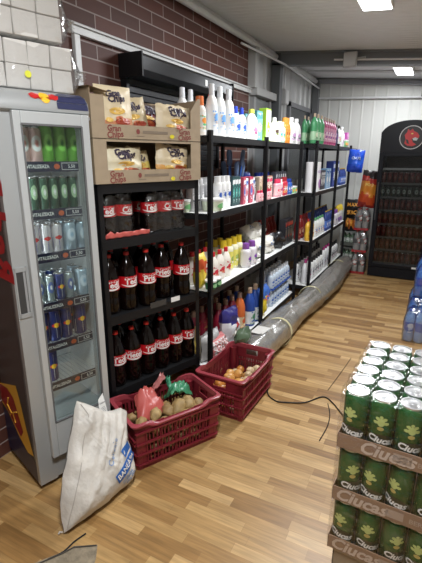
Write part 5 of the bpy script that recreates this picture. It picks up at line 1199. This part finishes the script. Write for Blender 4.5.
# support for the charcoal bag: two stacked bottle trays
GB = bottle('beer_bottle', 'clear', .2, .032, mat((.12, .2, .12), .15), mat((.6, .6, .58), .4), [mat((.5, .55, .5), .4), WHITE, mat((.1, .3, .1), .4)], (.3, .6), art=art_stripe(), n=14)
for l in range(2):
    nm = 'lower' if l == 0 else 'upper'; z = l * .26
    t = empty('bottle_tray', (-1.13, 7.06, z)); tag(t, f'{nm} low tray of green bottles in the back corner behind the grey roll', 'tray')
    MB().box(-.14, .14, -.11, .11, 0, .006).box(-.14, .14, -.11, -.106, 0, .06).box(-.14, .14, .106, .11, 0, .06).box(-.14, -.136, -.11, .11, 0, .06).box(.136, .14, -.11, .11, 0, .06).build('tray_body', mat((.12, .13, .11), .5), t, smooth=0)
    MB().box(-.14, .14, -.11, .11, .22, .225).build('top_sheet', mat((.3, .32, .3), .4), t, smooth=0)
    for i in range(4):
        GB.put((-1.13 - .1 + i * .067, 6.99, z + .008), 0, f'{ORD[i]} green bottle from the left in the {nm} corner tray', 'bottle', f'green bottles in the {nm} corner tray')
        if True: GB.put((-1.13 - .1 + i * .067, 7.09, z + .008), 0, f'green bottle in the rear row of the {nm} corner tray', 'bottle', f'rear green bottles in the {nm} corner tray')
cbp.put((-1.13, 7.03, .49), 0, 'black charcoal bag with orange flame picture in the back corner', 'bag')

# ================================================================== WATER PACKS ON THE RIGHT
wb_ = mat((.12, .24, .46), .12, spec=.8, bump=.7, bscale=12); wcap = mat((.03, .12, .5), .35)
WB = bottle('water_bottle', 'clear', .30, .043, mat((.32, .45, .62), .1, spec=.8, bump=.4, bscale=30), wcap, [mat((.06, .16, .5), .3), WHITE, mat((.5, .6, .8), .3)], (.35, .62), art=art_stripe(), n=16)
def wpack(x, y, z, label, tint, seed, rz=0, n=(3, 2)):
    for i in range(n[0]):
        for j in range(n[1]):
            WB.put((x + .045 + i * .089, y + .045 + j * .089, z + .003), seed + i, f'{["left", "middle", "right"][i]} {["near", "far"][j]} bottle in the {label}', 'bottle', f'water bottles in the {label}')
    hull_wrap('water_pack_wrap', n[0] * .089 + .01, n[1] * .089 + .01, .31, f'blue tinted wrap of the {label}', 'pack wrap', (x + n[0] * .0445, y + n[1] * .0445, z), rz, film(tint, .2, .15, 1., 10))
wpack(-0.110, 3.98, 0, 'nearest floor-level water pack', (.75, .85, 1.), .3)
wpack(-0.105, 4.35, 0, 'second floor-level water pack', (.45, .65, .95), 1.3)
wpack(-0.110, 4.75, 0, 'third floor-level water pack', (.45, .65, .95), 2.3)
wpack(-0.070, 4.37, .32, 'water pack stacked on the second one', (.35, .6, .95), 3.3)
wpack(-0.080, 4.77, .32, 'water pack stacked on the third one', (.35, .6, .95), 4.3)
wpack(-0.040, 4.78, .64, 'topmost water pack', (.4, .65, .95), 5.3)

# ================================================================== FLOOR BITS
def cable(pts, r, label, n=5):
    P = [Vector(p) for p in pts]; out = []
    for i in range(len(P) - 1):
        p0, p1, p2, p3 = P[max(i - 1, 0)], P[i], P[i + 1], P[min(i + 2, len(P) - 1)]
        for k in range(n):
            t = k / n; out.append(.5 * ((2 * p1) + (p2 - p0) * t + (2 * p0 - 5 * p1 + 4 * p2 - p3) * t * t + (3 * p1 - p0 - 3 * p2 + p3) * t ** 3))
    out.append(P[-1]); o = MB().tube(out, r, 8).build('cable', BLACK); tag(o, label, 'cable'); return o
cable([(-.93, 2.75, .005), (-.88, 2.56, .005), (-.80, 2.49, .005), (-.732, 2.50, .005), (-.611, 2.562, .005), (-.52, 2.69, .005), (-.44, 2.64, .005), (-.33, 2.5, .005), (-.2, 2.4, .005)], .0045, 'black cable curving over the floor from the onion crate')
cable([(-.425, 2.20, .004), (-.415, 2.36, .004), (-.43, 2.50, .004), (-.47, 2.62, .004)], .003, 'short thin dark cable on the floor by the beer stack')
cable([(-.51, 2.80, .003), (-.48, 3.1, .003), (-.455, 3.4, .003)], .002, 'straight thin wire on the floor beyond the beer stack')
cable([(-1.235, .905, .004), (-1.205, .96, .004), (-1.20, 1.02, .004), (-1.185, 1.075, .004)], .0035, 'black cord on the floor beside the white sack')
mt = MB(); V = []
out = [(-1.32, .80), (-1.205, .965), (-1.185, 1.005), (-1.10, 1.055), (-1.06, 1.0), (-1.0, .86), (-1.1, .78)]
mt.poly(out, lambda a, b_: (a, b_, .003)); mt.poly(out[::-1], lambda a, b_: (a, b_, .0005))
n = len(out); mt.add([(a, b_, z) for z in (.0005, .003) for a, b_ in out], [(i, (i + 1) % n, n + (i + 1) % n, n + i)[::-1] for i in range(n)])
mo = mt.build('floor_patch', mat((.27, .22, .15), .5, bump=.5, bscale=50, vary=.4), smooth=0); tag(mo, 'worn grey brown scrap of sheet lying on the floor by the sack tip', 'floor scrap')
MB().tube([(-1.30, .80, .006), (-1.2, .955, .006), (-1.18, .998, .006), (-1.1, 1.05, .006)], .003, 6).build('dark_edge', mat((.06, .05, .04), .6), mo)
sb = pouch('mesh_sack', .26, .16, .14, [(1, (.62, .2, .2))], seed=13.6, wr=.1)
def msf():
    q = sb.fn(); b = MB()
    def f(a, z):
        u = max(-1, min(1, a / .13)); v = max(-1, min(1, z / .08 - 1)); p = pil(u, v, .26, .16, .14, 13.6, .1, .05, -1); return (a, p[1] - .003, z)
    for i in range(7):
        for j in range(5): b.text('x', .04, f, 0, at=(-.1 + i * .033, .03 + j * .026), bold=.06)
    b.build('white_pattern', mat((.8, .72, .7), .5), q); return q
Proto(msf).put((-1.335, 2.70, .13), R90, 'red and white patterned sack at the near end of the bottom shelf', 'sack', tilt=(-.3, 0, R90))
gbm = crumple('plastic_bag', .09, mat((.08, .12, .07), .3), 8.3, (.6, 1.2, .6), label='dark green plastic bag wedged between onion crate and shelving', cat='bag', loc=(-1.17, 2.78, .24), amp=.3)

# ================================================================== CAMERA, WORLD
cam = bpy.data.cameras.new('camera'); co = bpy.data.objects.new('camera', cam); COL.objects.link(co)
cam.sensor_fit = 'HORIZONTAL'; cam.sensor_width = 36; cam.lens = 425 / 422 * 36; cam.clip_start = .02
co.location = (0, 0, 1.6); co.rotation_euler = (radians(90 - 16.1), 0, radians(27.5)); SC.camera = co
w = bpy.data.worlds.new('world'); SC.world = w; w.use_nodes = True; w.node_tree.nodes['Background'].inputs[0].default_value = (.8, .9, 1, 1); w.node_tree.nodes['Background'].inputs[1].default_value = .05
vs_ = SC.view_settings; vs_.view_transform = 'Standard'; vs_.look = 'None'; vs_.gamma = 1; vs_.exposure = 0; vs_.use_curve_mapping = False
SC.cycles.use_denoising = True
